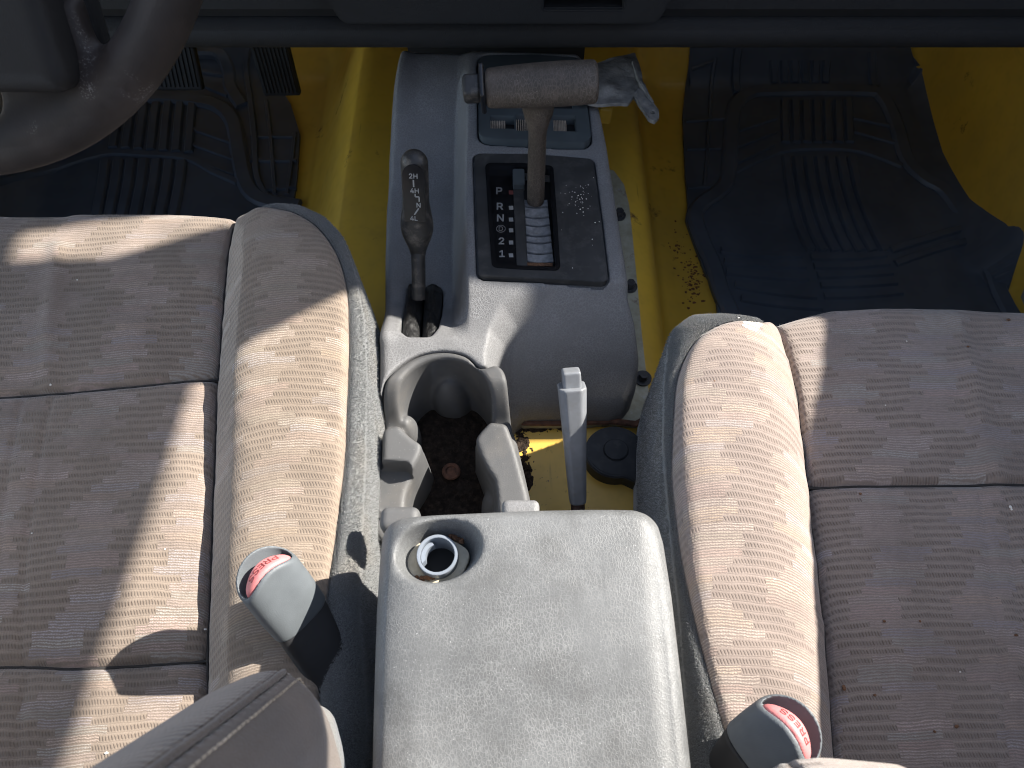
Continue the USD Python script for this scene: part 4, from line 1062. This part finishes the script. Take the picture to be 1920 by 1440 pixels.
# ------------------------------------------------------------------ seat belt buckles
def make_buckle(label, T, C, B, bdir, hw, ht):
    a = unit(T - C); b = unit(np.array(bdir) - a * np.dot(bdir, a)); c = np.cross(a, b) * 1.0
    if np.dot(np.cross(-b, c), a) < 0: c = -c
    th = Thing('seat_belt_buckle', label, 'buckle', B, group='seat belt buckles')
    L = np.linalg.norm(T - C)
    loc = frame_fn(C, b, c, a)
    def head(X, Y, Z):
        u, v, w = loc(X, Y, Z)
        k = np.clip(w / L, 0, 1)
        bu = hw * (0.93 + 0.09 * np.sin(np.pi * (0.25 + 0.6 * k))); bv = ht * (0.90 + 0.16 * np.sin(np.pi * (0.2 + 0.6 * k)))
        q = ((np.abs(u) / bu) ** 3.2 + (np.abs(v) / bv) ** 2.6) ** (1 / 2.9) - 1
        side = q * ht * 0.85
        topc = w - L + 0.012 * (u / hw) ** 2 * 1.0 + 0.003 * (v / ht)
        f = rint(side, np.maximum(topc, -w), 0.0022)
        cav = rint(((np.abs(u) / (hw * 0.90)) ** 3.2 + (np.abs(v) / (ht * 0.80)) ** 2.6) ** (1 / 2.9) * ht * 0.85 - ht * 0.85, (L - 0.017) - w, 0.0)
        cav = np.maximum(cav, -(w - (L - 0.017)))
        return smax(f, -cav, 0.0008)
    e = 0.032
    lo, hi = np.minimum(T, C) - e, np.maximum(T, C) + e
    hd = th.add('buckle_head', nets(head, lo, hi, 0.0009), 'buckle_grey', smooth=True)
    def button(X, Y, Z):
        u, v, w = loc(X, Y, Z)
        q = ((np.abs(u) / (hw * 0.86)) ** 3.0 + (np.abs(v) / (ht * 0.77)) ** 2.4) ** (1 / 2.7) - 1
        f = q * ht * 0.8
        f = rint(f, ht * -0.10 - v + 0.25 * ht * (u / hw) ** 2 * 2 - 0.002, 0.0022)
        f = rint(f, w - (L - 0.0012) + 0.012 * (u / hw) ** 2, 0.0025)
        return np.maximum(f, (L - 0.016) - w)
    bt = th.add('release_button', nets(button, lo, hi, 0.0008), 'button_red', smooth=True)
    # the tongue slot's hook at the button's far end
    t = meshkit.text_mesh('PRESS', 0.0042, 0.0022, False)
    t.apply_translation([-t.bounds.mean(0)[0], -t.bounds.mean(0)[1], 0])
    t = t.subdivide()
    v = np.array(t.vertices); v[:, 0] *= 1.25
    v[:, 2] = v[:, 2] - 0.0021 - 0.012 * (v[:, 0] / hw) ** 2 + 0.0002
    t.vertices = v
    t.apply_transform(basis(T + a * -0.0012 + c * ht * 0.26, -b, c, a))
    th.add('button_letters', t, 'button_mark', parent=bt)
    ax = unit(C - B); sb = unit(b - ax * np.dot(b, ax)); sc_ = np.cross(ax, sb); LB = np.linalg.norm(C - B)
    sl = frame_fn(C, sb, sc_, ax)
    def sleeve(X, Y, Z):
        u, v, w = sl(X, Y, Z)
        k = np.clip(-w / LB, 0, 1.2)
        q = ((np.abs(u) / (hw * (0.94 - 0.22 * k))) ** 3 + (np.abs(v) / (ht * (0.95 - 0.1 * k))) ** 2.6) ** (1 / 2.8) - 1
        return rint(q * ht * 0.8, np.maximum(w - 0.004, -w - LB), 0.002)
    th.add('sleeve', nets(sleeve, np.minimum(B, C) - e, np.maximum(B, C) + e, 0.0014), 'buckle_dark', smooth=True)
    return th
make_buckle('grey belt buckle with red button leaning over the left seat, half in shadow', P(484, 1056, .547), P(563, 1158, .494), P(652, 1312, .452), (0.57, 0.82, 0), 0.0205, 0.0108)
make_buckle('fully sunlit grey belt buckle with red button at the rear of the right seat', P(1502, 1352, .540), P(1412, 1416, .505), P(1335, 1490, .44), (0.50, -0.87, 0), 0.0215, 0.0120)

# ------------------------------------------------------------------ floor mats with raised ribs
def mat_mesh(poly, t=0.007):
    g = Polygon(poly).buffer(0)
    lo, hi = poly.min(0), poly.max(0)
    m = trimesh.creation.extrude_polygon(g, t, engine='earcut')
    m = m.subdivide_to_size(0.03, max_iter=12)
    v = np.array(m.vertices); v[:, 2] += tun(v[:, 0], v[:, 1]) - 0.001
    m.vertices = v; return m
def rib(th, pts, w=0.010, h=0.0035, name='rib', fz=None, n=5):
    q = np.array([PF(a, b, lambda x, y: tun(x, y) + 0.006) for a, b in pts])
    if len(q) > 2: q = catmull(q, False, 4)
    else: q = np.linspace(q[0], q[1], 4)
    q[:, 2] = tun(q[:, 0], q[:, 1]) + 0.006
    th.add(name, sweep(q, strip_prof(w, h)), 'mat_rubber', smooth=35)
def WF(pts): return np.array([PF(a, b, lambda x, y: tun(x, y) + 0.006)[:2] for a, b in pts])
mL = Thing('floor_mat', 'dark blue-grey ribbed rubber mat in the left footwell under the pedals', 'floor mat', (-0.42, 0.75, ZF), group='rubber floor mats')
ML = roundpoly(WF([(-160, 520), (-160, 60), (300, 60), (470, 84), (505, 130), (545, 195), (562, 250), (557, 330), (550, 380), (535, 520)]), 0.012)
mL.add('mat_sheet', mat_mesh(ML), 'mat_rubber', smooth=30)
rib(mL, [(-60, 330), (60, 250), (170, 205), (280, 184), (360, 188), (410, 200), (438, 230), (449, 290), (462, 345), (490, 374), (560, 388)], 0.026, 0.006, 'ridge')
rib(mL, [(372, 96), (410, 100), (428, 130), (433, 165), (455, 200)], 0.022, 0.006, 'ridge')
rib(mL, [(470, 84), (462, 130), (470, 190), (478, 260), (482, 330), (500, 368)], 0.010, 0.005, 'ridge')
for k in range(7):
    x = 218 + 22.5 * k
    rib(mL, [(x + 8, 193 + abs(k - 4) * 1.5), (x - 6 + k * 1.2, 278 + k * 1.5)], 0.0140, 0.0050)
rib(mL, [(-20, 345), (80, 322), (190, 290), (270, 290), (350, 297), (400, 322), (446, 343)], 0.011, 0.004)
for k in range(7):
    x = 200 + 24 * k
    rib(mL, [(x - 2, 300 + abs(k - 3)), (x - 8, 350), (x - 22, 420)], 0.0150, 0.005)
for y in (243, 272, 300):
    rib(mL, [(364, y), (440, y + 27)], 0.007, 0.0035)
rib(mL, [(110, 300), (192, 262)], 0.007, 0.0035); rib(mL, [(380, 135), (424, 142)], 0.009, 0.004); rib(mL, [(380, 160), (428, 180)], 0.009, 0.004)
for y0, y1 in ((257, 257), (302, 302), (358, 352)):
    rib(mL, [(470, y0), (556, y1)], 0.006, 0.0035)
rib(mL, [(500, 190), (508, 260), (516, 365)], 0.006, 0.0035); rib(mL, [(553, 250), (548, 300), (538, 365)], 0.006, 0.0035)

mR = Thing('floor_mat', 'near-black ribbed rubber mat in the right footwell, edge curling beside rusty yellow floor', 'floor mat', (0.45, 0.75, ZF), group='rubber floor mats')
MR = roundpoly(WF([(1296, 60), (1292, 120), (1280, 215), (1285, 330), (1290, 385), (1285, 410), (1303, 460), (1322, 510), (1342, 545), (1352, 660), (1960, 660), (1905, 572), (1856, 462), (1812, 380), (1768, 285), (1722, 140), (1700, 60)]), 0.012)
mR.add('mat_sheet', mat_mesh(MR), 'mat_rubber', smooth=30)
rib(mR, [(1395, 640), (1372, 590), (1352, 545), (1338, 500), (1318, 455), (1304, 410), (1313, 385), (1345, 362), (1365, 335), (1370, 270), (1376, 205), (1400, 178), (1450, 171), (1620, 171), (1655, 185), (1680, 235), (1700, 300), (1732, 335), (1772, 360), (1810, 415), (1848, 490), (1895, 590)], 0.024, 0.006, 'ridge')
rib(mR, [(1382, 175), (1380, 120), (1385, 85)], 0.014, 0.005, 'ridge'); rib(mR, [(1640, 165), (1635, 100)], 0.014, 0.005, 'ridge')
for k in range(7):
    x = 1470 + 20 * k
    rib(mR, [(x, 190), (x + 3, 268)], 0.0130, 0.005)
rib(mR, [(1372, 325), (1460, 285), (1530, 278), (1610, 283), (1690, 312)], 0.010, 0.004)
for k in range(7):
    x = 1474 + 20.5 * k
    rib(mR, [(x, 296), (x + 8 + k, 360), (x + 24 + 2.4 * k, 425), (x + 46 + 2.6 * k, 472)], 0.0135, 0.005)
for k in range(6):
    rib(mR, [(1450 + 20 * k, 115), (1452 + 19 * k, 155)], 0.0125, 0.0045)
for a in ([(1352, 470), (1400, 477), (1502, 480)], [(1358, 490), (1420, 497), (1510, 500)], [(1362, 510), (1430, 518), (1515, 522)], [(1378, 535), (1450, 548), (1530, 556)], [(1390, 560), (1450, 570), (1540, 578)],
          [(1520, 484), (1600, 483), (1660, 478)], [(1526, 500), (1600, 499), (1665, 494)], [(1532, 518), (1600, 516), (1672, 511)], [(1538, 536), (1610, 534), (1680, 529)], [(1545, 556), (1620, 554), (1690, 548)],
          [(1670, 470), (1740, 448), (1800, 430)], [(1678, 495), (1750, 470), (1815, 452)]):
    rib(mR, a, 0.0115, 0.0045)
for a in ([(1385, 245), (1455, 222)], [(1383, 275), (1455, 247)], [(1382, 305), (1450, 272)], [(1600, 222), (1668, 236)], [(1602, 247), (1682, 270)]):
    rib(mR, a, 0.007, 0.0035)
for a in ([(1286, 228), (1362, 222)], [(1288, 280), (1350, 278)], [(1290, 352), (1330, 350)], [(1340, 110), (1330, 225)], [(1329, 230), (1325, 300), (1320, 350)], [(1297, 130), (1340, 115)]):
    rib(mR, a, 0.006, 0.003)

# rust stains and flakes lie in the paint; loose rust by the mat
fk = []
for k in range(160):
    px, py = rng.normal(1300, 11), rng.normal(520, 26)
    if k > 130: px, py = rng.normal(1270, 8), rng.normal(460, 20)
    p = PF(px, py, tun); s = rng.uniform(0.0004, 0.0018)
    fk.append(blob(p, (s * rng.uniform(.6, 1.8), s, 0.0006), k + 900, 1))
solo('rust_flakes', cat(fk), 'dust_rust', 'dark red-brown rust flakes on the yellow floor beside the right mat', 'rust', kind='stuff')

# ------------------------------------------------------------------ pedals
def pedal(name, label, corners, zs, nrib, arm):
    q = np.array([P(px, py, z) for (px, py), z in zip(corners, zs)])          # tl, tr, br, bl
    o = q.mean(0); ex = unit((q[1] + q[2] - q[0] - q[3])); ey = unit((q[0] + q[1] - q[3] - q[2])); ez = unit(np.cross(ex, ey)); ey = np.cross(ez, ex)
    hx_ = np.linalg.norm(q[1] + q[2] - q[0] - q[3]) / 4; hy_ = np.linalg.norm(q[0] + q[1] - q[2] - q[3]) / 4
    th = Thing(name, label, 'pedal', o)
    pd = th.add('pedal_pad', rbox(o - ez * 0.006, ex, ey, ez, (hx_, hy_, 0.006), 0.004, 0.0016), 'pedal_rubber', smooth=True)
    for k in range(nrib):
        u = (-0.80 + 1.6 * k / (nrib - 1)) * hx_
        a = o + ex * u - ey * hy_ * 0.86; b = o + ex * u + ey * hy_ * 0.9
        th.add('pad_rib', sweep(np.array([a, (a + b) / 2, b]), strip_prof(hx_ * 1.05 / nrib, 0.0022), up=ez), 'pedal_rubber', parent=pd)
    th.add('pedal_arm', tube(np.array([o - ez * 0.01 + ey * hy_ * 0.7, o - ez * 0.03 + ey * hy_ * 1.6, o + ey * hy_ * 2.2 + np.array(arm)]), 0.009, 10), 'duct_grey', smooth=40)
pedal('brake_pedal', 'wide ribbed rubber brake pedal half hidden by the steering wheel', [(262, 62), (372, 66), (368, 166), (266, 172)], (.36, .36, .30, .30), 11, (0, 0.05, 0.25))
pedal('accelerator_pedal', 'narrow ribbed accelerator pedal beside the yellow tunnel', [(478, 60), (556, 60), (543, 178), (476, 180)], (.36, .36, .27, .27), 9, (0, 0.06, 0.25))

# ------------------------------------------------------------------ dashboard
def slab(prof, x0, x1):
    """a (y, z) outline drawn out along x"""
    t = trimesh.creation.extrude_polygon(Polygon(prof), x1 - x0, engine='earcut')
    v = np.array(t.vertices); t.vertices = np.column_stack([v[:, 2] + x0, v[:, 0], v[:, 1]]); t.fix_normals(); return t
def arc(cy, cz, r, a0, a1, n=14): return [(cy + r * math.cos(math.radians(a)), cz + r * math.sin(math.radians(a))) for a in np.linspace(a0, a1, n)]
dsh = Thing('dashboard', 'black grained dashboard across the front above the footwells', 'dashboard', (0, 0.65, 0.55))
roll = arc(0.618, 0.5515, 0.0175, 110, 300, 18) + [(0.70, 0.545), (0.70, 0.572)]
dsh.add('lower_pad', slab(roll, -0.76, 0.76), 'dash_plastic', smooth=30)
upper = [(0.614, 0.562), (0.606, 0.578), (0.612, 0.66), (0.66, 0.80), (0.75, 0.88), (1.14, 0.90), (1.14, 0.60), (0.72, 0.57)]
dsh.add('upper_face', slab(upper, -0.76, 0.76), 'dash_plastic', smooth=30)
cl, cr_ = P(605, 10, 0.585)[0], P(1268, 10, 0.585)[0]
zb = 0.5735
cs = roundpoly(np.array([(cl, 0.74), (cl + 0.004, zb + 0.03), (cl + 0.016, zb), (cr_ - 0.016, zb), (cr_ - 0.004, zb + 0.03), (cr_, 0.74)]), 0.010)
slot0, slot1 = P(1020, 2, 0.59)[0], P(1166, 2, 0.59)[0]
cst = prism_poly(Polygon(cs, [[(slot0, 0.5895), (slot1, 0.5895), (slot1, 0.60), (slot0, 0.60)]]), 0, 0.035, 0.004)
v = np.array(cst.vertices); cst.vertices = np.column_stack([v[:, 0], 0.625 - v[:, 2], v[:, 1]])
cst.fix_normals()
ctr = dsh.add('centre_panel', cst, 'dash_plastic', smooth=30)
dsh.add('slot_lining', trimesh.creation.box((slot1 - slot0, 0.01, 0.012), transform=basis([(slot0 + slot1) / 2, 0.612, 0.595], [1, 0, 0], [0, 1, 0], [0, 0, 1])), 'slot_dark', parent=ctr)

# ------------------------------------------------------------------ steering wheel
WC = np.array([-0.3395, 0.4167, 0.8372]); TI = math.radians(27)
we, wx = np.array([0, math.sin(TI), math.cos(TI)]), np.array([1.0, 0, 0]); wn = np.array([0, -math.cos(TI), math.sin(TI)])
sw = Thing('steering_wheel', 'black leather steering wheel with dusty scuffs at the upper left', 'steering wheel', WC)
wl = frame_fn(WC, wx, we, wn)
def wheel_fn(X, Y, Z):
    u, v, w = wl(X, Y, Z)
    r = np.sqrt(u * u + v * v)
    ring = np.sqrt((r - 0.183) ** 2 + w * w) - 0.0158
    sp = rint(np.maximum(np.abs(np.abs(u) - 0.074) - 0.030, np.maximum(v + 0.10, -v - 0.185)), np.abs(w + 0.002) - 0.0085, 0.006)
    sp = np.maximum(sp, r - 0.186)
    return smin(ring, sp, 0.014)
sw.add('rim', nets(wheel_fn, WC + [-0.21, -0.12, -0.20], WC + [0.21, 0.12, 0.20], 0.0026), 'wheel_rim', smooth=True)
sw.add('centre_pad', rbox(WC - we * 0.052 + wn * 0.008, wx, we, wn, (0.098, 0.092, 0.020), 0.008, 0.003), 'wheel_leather', smooth=True)
sw.add('pad_backing', rbox(WC - we * 0.050 - wn * 0.018, wx, we, wn, (0.103, 0.090, 0.010), 0.004, 0.003), 'dash_plastic', smooth=True)
col = Thing('steering_column', 'black plastic steering column cover behind the wheel', 'steering column', WC)
col.add('column_cover', sweep(np.array([WC - wn * 0.035, WC - wn * 0.10, WC - wn * 0.24]), ringprof(0.052, 20, 0.045)), 'dash_plastic', smooth=40)

# ------------------------------------------------------------------ odds and ends under the dashboard
vt = Thing('heater_duct', 'dark heater duct with triangular lattice above the front of the console', 'heater duct', (-0.05, 0.78, 0.44))
A, Bv = P(745, 96, 0.47) + [0, 0.035, 0], P(1110, 96, 0.47) + [0, 0.035, 0]
vt.add('duct_box', trimesh.creation.box((Bv[0] - A[0], 0.06, 0.13), transform=basis([(A[0] + Bv[0]) / 2, A[1] + 0.065, 0.455], [1, 0, 0], [0, 1, 0], [0, 0, 1])), 'slot_dark')
xs_ = np.linspace(A[0] + 0.09, Bv[0] - 0.075, 10)
for k in range(9):
    za, zb_ = (0.455, 0.495) if k % 2 == 0 else (0.495, 0.455)
    vt.add('lattice_bar', tube(np.array([[xs_[k], A[1] + 0.03, za], [xs_[k + 1], A[1] + 0.03, zb_]]), 0.0022, 6), 'duct_grey', smooth=40)
vt.add('lattice_rail', tube(np.array([[A[0] + 0.08, A[1] + 0.03, 0.498], [Bv[0] - 0.07, A[1] + 0.03, 0.498]]), 0.003, 8), 'duct_grey', smooth=40)
vt.add('duct_end', rbox(np.array([Bv[0] - 0.045, A[1] + 0.03, 0.47]), [1, 0, 0], [0, 1, 0], [0, 0, 1], (0.03, 0.012, 0.03), 0.005, 0.002), 'duct_grey', smooth=True)
pp = P(760, 90, 0.47)
vt.add('duct_pipe', tube(np.array([P(748, 84, .46), P(758, 94, .45), P(785, 98, .45), P(806, 92, .46)]) + [0, 0.02, 0], 0.004, 8), 'duct_grey', smooth=40)

zbk = 0.485
BRK = Polygon(Wz([(1085, 128), (1125, 116), (1190, 103), (1199, 125), (1206, 150), (1222, 185), (1236, 203), (1237, 215), (1229, 224), (1216, 221), (1206, 205), (1188, 182), (1178, 194), (1085, 196)], zbk))
hole = P(1224, 209, zbk)
BRK = BRK.buffer(-0.0015).buffer(0.0015).difference(Polygon([(hole[0] + 0.0024 * math.cos(a), hole[1] + 0.0024 * math.sin(a)) for a in np.linspace(0, 6.28, 14)[:-1]]))
bm = trimesh.creation.extrude_polygon(BRK, 0.004, engine='earcut').subdivide_to_size(0.005, max_iter=10)
v = np.array(bm.vertices)
v[:, 2] += zbk - 0.002 + 0.007 * (meshkit.fbm(np.column_stack([v[:, 0] * 55, v[:, 1] * 75, 0 * v[:, 0]]), 3, 31) - 0.5) - 0.25 * np.maximum(v[:, 0] - P(1190, 150, zbk)[0], 0)
bm.vertices = v
bk_ = Thing('metal_bracket', 'crumpled grey metal bracket with a bolt hole behind the T handle', 'bracket', v.mean(0))
bk_.add('bracket_plate', bm, 'bracket_metal', smooth=40)
e0, e1, e2 = P(1186, 120, zbk + .003), P(1200, 160, zbk + .002), P(1222, 196, zbk - .004)
bk_.add('folded_edge', sweep(np.array([e0, e1, e2]), np.array([[-.0012, -.003], [.0012, -.003], [.0012, .004], [-.0012, .004]])), 'bracket_metal')
tb = P(1135, 205, 0.36)
solo('yellow_tab', rbox(tb, unit([1, -0.1, 0]), unit([0.1, 1, 0]), [0, 0, 1], (0.008, 0.014, 0.012), 0.003, 0.0012), 'yellow_paint', 'small yellow painted tab on the tunnel under the metal bracket', 'tab', smooth=True)

# lint and crumbs on the seats
def seat_specks(info, m, spots, name, label):
    x, y, top, lo, h = info[1]; out = []
    for k, (px, py, r) in enumerate(spots):
        p = P(px, py, 0.47)
        for _ in range(6):
            i = int(np.clip(round((p[0] - lo[0]) / h), 0, x.shape[0] - 1)); j = int(np.clip(round((p[1] - lo[1]) / h), 0, x.shape[1] - 1))
            p = P(px, py, top[i, j])
        out.append(blob(p + [0, 0, r * 0.4], (r * rng.uniform(.7, 1.7), r, r * 0.7), k + 1500, 1))
    solo(name, cat(out), m, label, name.split('_')[0], kind='stuff')
seat_specks(seatR, 'lint_white', [(1894, 951, .0013), (1896, 955, .001), (1400, 1020, .0006), (1385, 596, .0005), (1700, 640, .0006), (1450, 1085, .001), (1575, 900, .0007), (1660, 760, .0005), (1800, 1260, .0006)], 'lint_specks', 'white lint specks on the right seat cushion')
seat_specks(seatR, 'crumb_brown', [(1905, 1191, .0009), (1640, 1303, .0009), (1752, 1372, .0009), (1658, 1165, .0009), (1725, 1165, .0009), (1613, 926, .0009), (1340, 715, .0008), (1890, 600, .0012), (1815, 650, .0008), (1370, 655, .0008), (1793, 1362, .0012), (1582, 1290, .0016)], 'crumb_specks', 'brown crumbs scattered on the right seat cushion')
seat_specks(seatL, 'lint_white', [(437, 738, .0007), (446, 737, .0006), (95, 722, .0009), (310, 1030, .0007), (60, 1000, .0006), (145, 525, .0005), (385, 1180, .0007), (200, 1412, .0009), (520, 680, .0005), (470, 920, .0005)], 'lint_specks', 'white lint specks on the left seat cushion')

# ------------------------------------------------------------------ the car's shell round the cabin: doors, roof, pillars, front and rear walls
body_ = Thing('car_shell', 'yellow car body shell enclosing the cabin with doors, pillars and roof', 'car body', (0, 0.2, 0.1))
WINR = [(0.05, .878), (.246, .876), (.347, .871), (.405, .858), (.458, .852), (.505, .846), (.545, .850), (.568, .90), (.578, .965), (.597, 1.000), (.632, 1.002), (.653, 1.026), (.677, 1.066), (.703, 1.10), (.700, 1.15), (.679, 1.186), (.664, 1.231), (.658, 1.259), (.598, 1.259), (.403, 1.262), (-.42, 1.266)]
VENT = [(.815, 1.240), (.807, 1.266), (.806, 1.341), (.838, 1.414), (.869, 1.421), (.851, 1.352), (.835, 1.264)]
WINL = [(0.02, 0.36), (0.62, 0.36), (0.90, 0.66), (1.12, 0.98), (0.90, 1.40), (0.02, 1.40)]
def side_wall(win, x, outer):
    g = Polygon(outer, win)
    t = trimesh.creation.extrude_polygon(g, 0.03, engine='earcut'); v = np.array(t.vertices); v[:, 2] *= 0.2
    t.vertices = np.column_stack([v[:, 2] + x, v[:, 0], v[:, 1]]); t.fix_normals(); return t
OUTR = [(-0.55, 0.10), (1.30, 0.10), (1.30, 0.90), (1.02, 1.45), (-0.55, 1.45)]
OUTL = [(-0.55, 0.10), (1.30, 0.10), (1.30, 0.90), (1.02, 1.45), (-0.55, 1.45)]
body_.add('door', side_wall([WINR, VENT], 0.700, OUTR), 'headliner')
body_.add('door', side_wall([WINL], -0.740, OUTL), 'headliner')
rf = prism_poly(Polygon([(-0.76, -0.25), (0.75, -0.25), (0.75, 1.02), (-0.76, 1.02)], [[(-0.55, 0.86), (0.55, 0.86), (0.55, -0.15), (-0.55, -0.15)]]), 1.452, 1.472)
body_.add('roof', rf, 'headliner')
body_.add('front_wall', trimesh.creation.box((1.44, 0.03, 0.80), transform=basis([0.0, 1.30, 0.50], [1, 0, 0], [0, 1, 0], [0, 0, 1])), 'body_paint')
body_.add('rear_wall', trimesh.creation.box((1.40, 0.03, 0.75), transform=basis([0.0, -0.53, 0.50], [1, 0, 0], [0, 1, 0], [0, 0, 1])), 'headliner')

# ------------------------------------------------------------------ the velour's standing pile along the seat trims
def pile(seat, O, bord, nhair, seed, side):
    th, (x, y, top, lo, h) = seat
    r = np.random.default_rng(seed)
    dO, dB = polysd(O, x, y), None
    pts, wid = [], []
    c = polyl(bord)
    CEN_ = Polygon(np.vstack([c, [[c[-1][0] - side * 0.5, c[-1][1]], [c[0][0] - side * 0.5, c[0][1]]]])).buffer(0)
    import shapely
    n = 0; X0, Y0, X1, Y1 = c[:, 0].min() - 0.03, c[:, 1].min(), c[:, 0].max() + 0.03, c[:, 1].max() + 0.02
    px, py = r.uniform(X0, X1, 500000), r.uniform(max(Y0, -0.02), Y1, 500000)
    i = np.clip(((px - lo[0]) / h).astype(int), 0, x.shape[0] - 1); j = np.clip(((py - lo[1]) / h).astype(int), 0, x.shape[1] - 1)
    def at(A, u, v): return map_coordinates(A, [(u - lo[0]) / h, (v - lo[1]) / h], order=1, mode='nearest')
    dOp = at(dO, px, py)
    ok = (dOp < -0.0008) & (dOp > -0.030) & ~shapely.contains_xy(CEN_, px, py)
    px, py, i, j = px[ok][:nhair], py[ok][:nhair], i[ok][:nhair], j[ok][:nhair]
    gx, gy = at(np.gradient(dO, h, axis=0), px, py), at(np.gradient(dO, h, axis=1), px, py)
    dOp = at(dO, px, py)
    R = RND; e = np.clip(dOp + R, 0, R * 0.98)
    z = at(top, px, py) - R + np.sqrt(R * R - e * e)
    b = np.column_stack([px, py, z]); nn = np.column_stack([gx * e / R, gy * e / R, np.sqrt(1 - (e / R) ** 2)])
    # the wall below the ridge
    ring = np.vstack([O, O[:1]]); seg = np.diff(ring, axis=0); ln = np.linalg.norm(seg, axis=1)
    mid = (ring[:-1] + ring[1:]) / 2
    w = ln * (np.abs(mid[:, 0] - c[:, 0].mean()) < 0.12) * (mid[:, 1] > -0.02)
    k = r.choice(len(seg), nhair, p=w / w.sum()); t = r.uniform(0, 1, nhair)[:, None]
    bp = ring[k] + seg[k] * t; n2 = np.column_stack([seg[k][:, 1], -seg[k][:, 0]]) / ln[k][:, None]
    if polysd(O, np.array([mid[0, 0] + 0.002 * seg[0, 1] / ln[0]]), np.array([mid[0, 1] - 0.002 * seg[0, 0] / ln[0]]))[0] < 0: n2 = -n2
    i2 = np.clip(((bp[:, 0] - n2[:, 0] * 0.004 - lo[0]) / h).astype(int), 0, x.shape[0] - 1); j2 = np.clip(((bp[:, 1] - n2[:, 1] * 0.004 - lo[1]) / h).astype(int), 0, x.shape[1] - 1)
    zt = at(top, bp[:, 0] - n2[:, 0] * 0.004, bp[:, 1] - n2[:, 1] * 0.004) - R * 0.9
    zw = zt - r.uniform(0, 1, nhair) ** 1.2 * (zt - 0.36)
    bp = bp + n2 * ((0.045 if side > 0 else 0.0) * np.clip(zt - 0.005 - zw, 0, 0.09))[:, None]
    b = np.vstack([b, np.column_stack([bp, zw])]); nn = np.vstack([nn, np.column_stack([n2, 0.25 * np.ones(nhair)])])
    nr = len(px)
    nn = nn + r.normal(0, 1, nn.shape) * np.where(np.arange(len(nn)) < nr, 0.32, 0.5)[:, None]; nn /= np.linalg.norm(nn, axis=1, keepdims=True)
    L = (r.uniform(0.0008, 0.0019, len(b)) * np.where(np.arange(len(b)) < nr, 0.7, 1.0))[:, None]
    P_ = np.stack([b - nn * 0.0006, b + nn * L * 0.5, b + nn * L + r.normal(0, 0.0003, b.shape)], 1).reshape(-1, 3) - th.base
    from pxr import Vt
    cv = UsdGeom.BasisCurves.Define(stage, numbered(th.path, 'velour_pile'))
    cv.CreateTypeAttr('linear'); cv.CreatePointsAttr(Vt.Vec3fArray.FromNumpy(P_.astype(np.float32)))
    cv.CreateCurveVertexCountsAttr(Vt.IntArray.FromNumpy(np.full(len(b), 3, np.int32))); cv.CreateWidthsAttr(Vt.FloatArray.FromNumpy(np.full(len(P_), 0.00024, np.float32))); cv.SetWidthsInterpolation('vertex')
    UsdShade.MaterialBindingAPI.Apply(cv.GetPrim()).Bind(UsdShade.Material.Get(stage, '/World/Looks/velour_pile'))
    cv.GetPrim().SetCustomDataByKey('kind', 'stuff')
pile(SEATS[0], OL, bordL, 30000, 3, 1)
pile(SEATS[1], OR_, bordR, 30000, 4, -1)
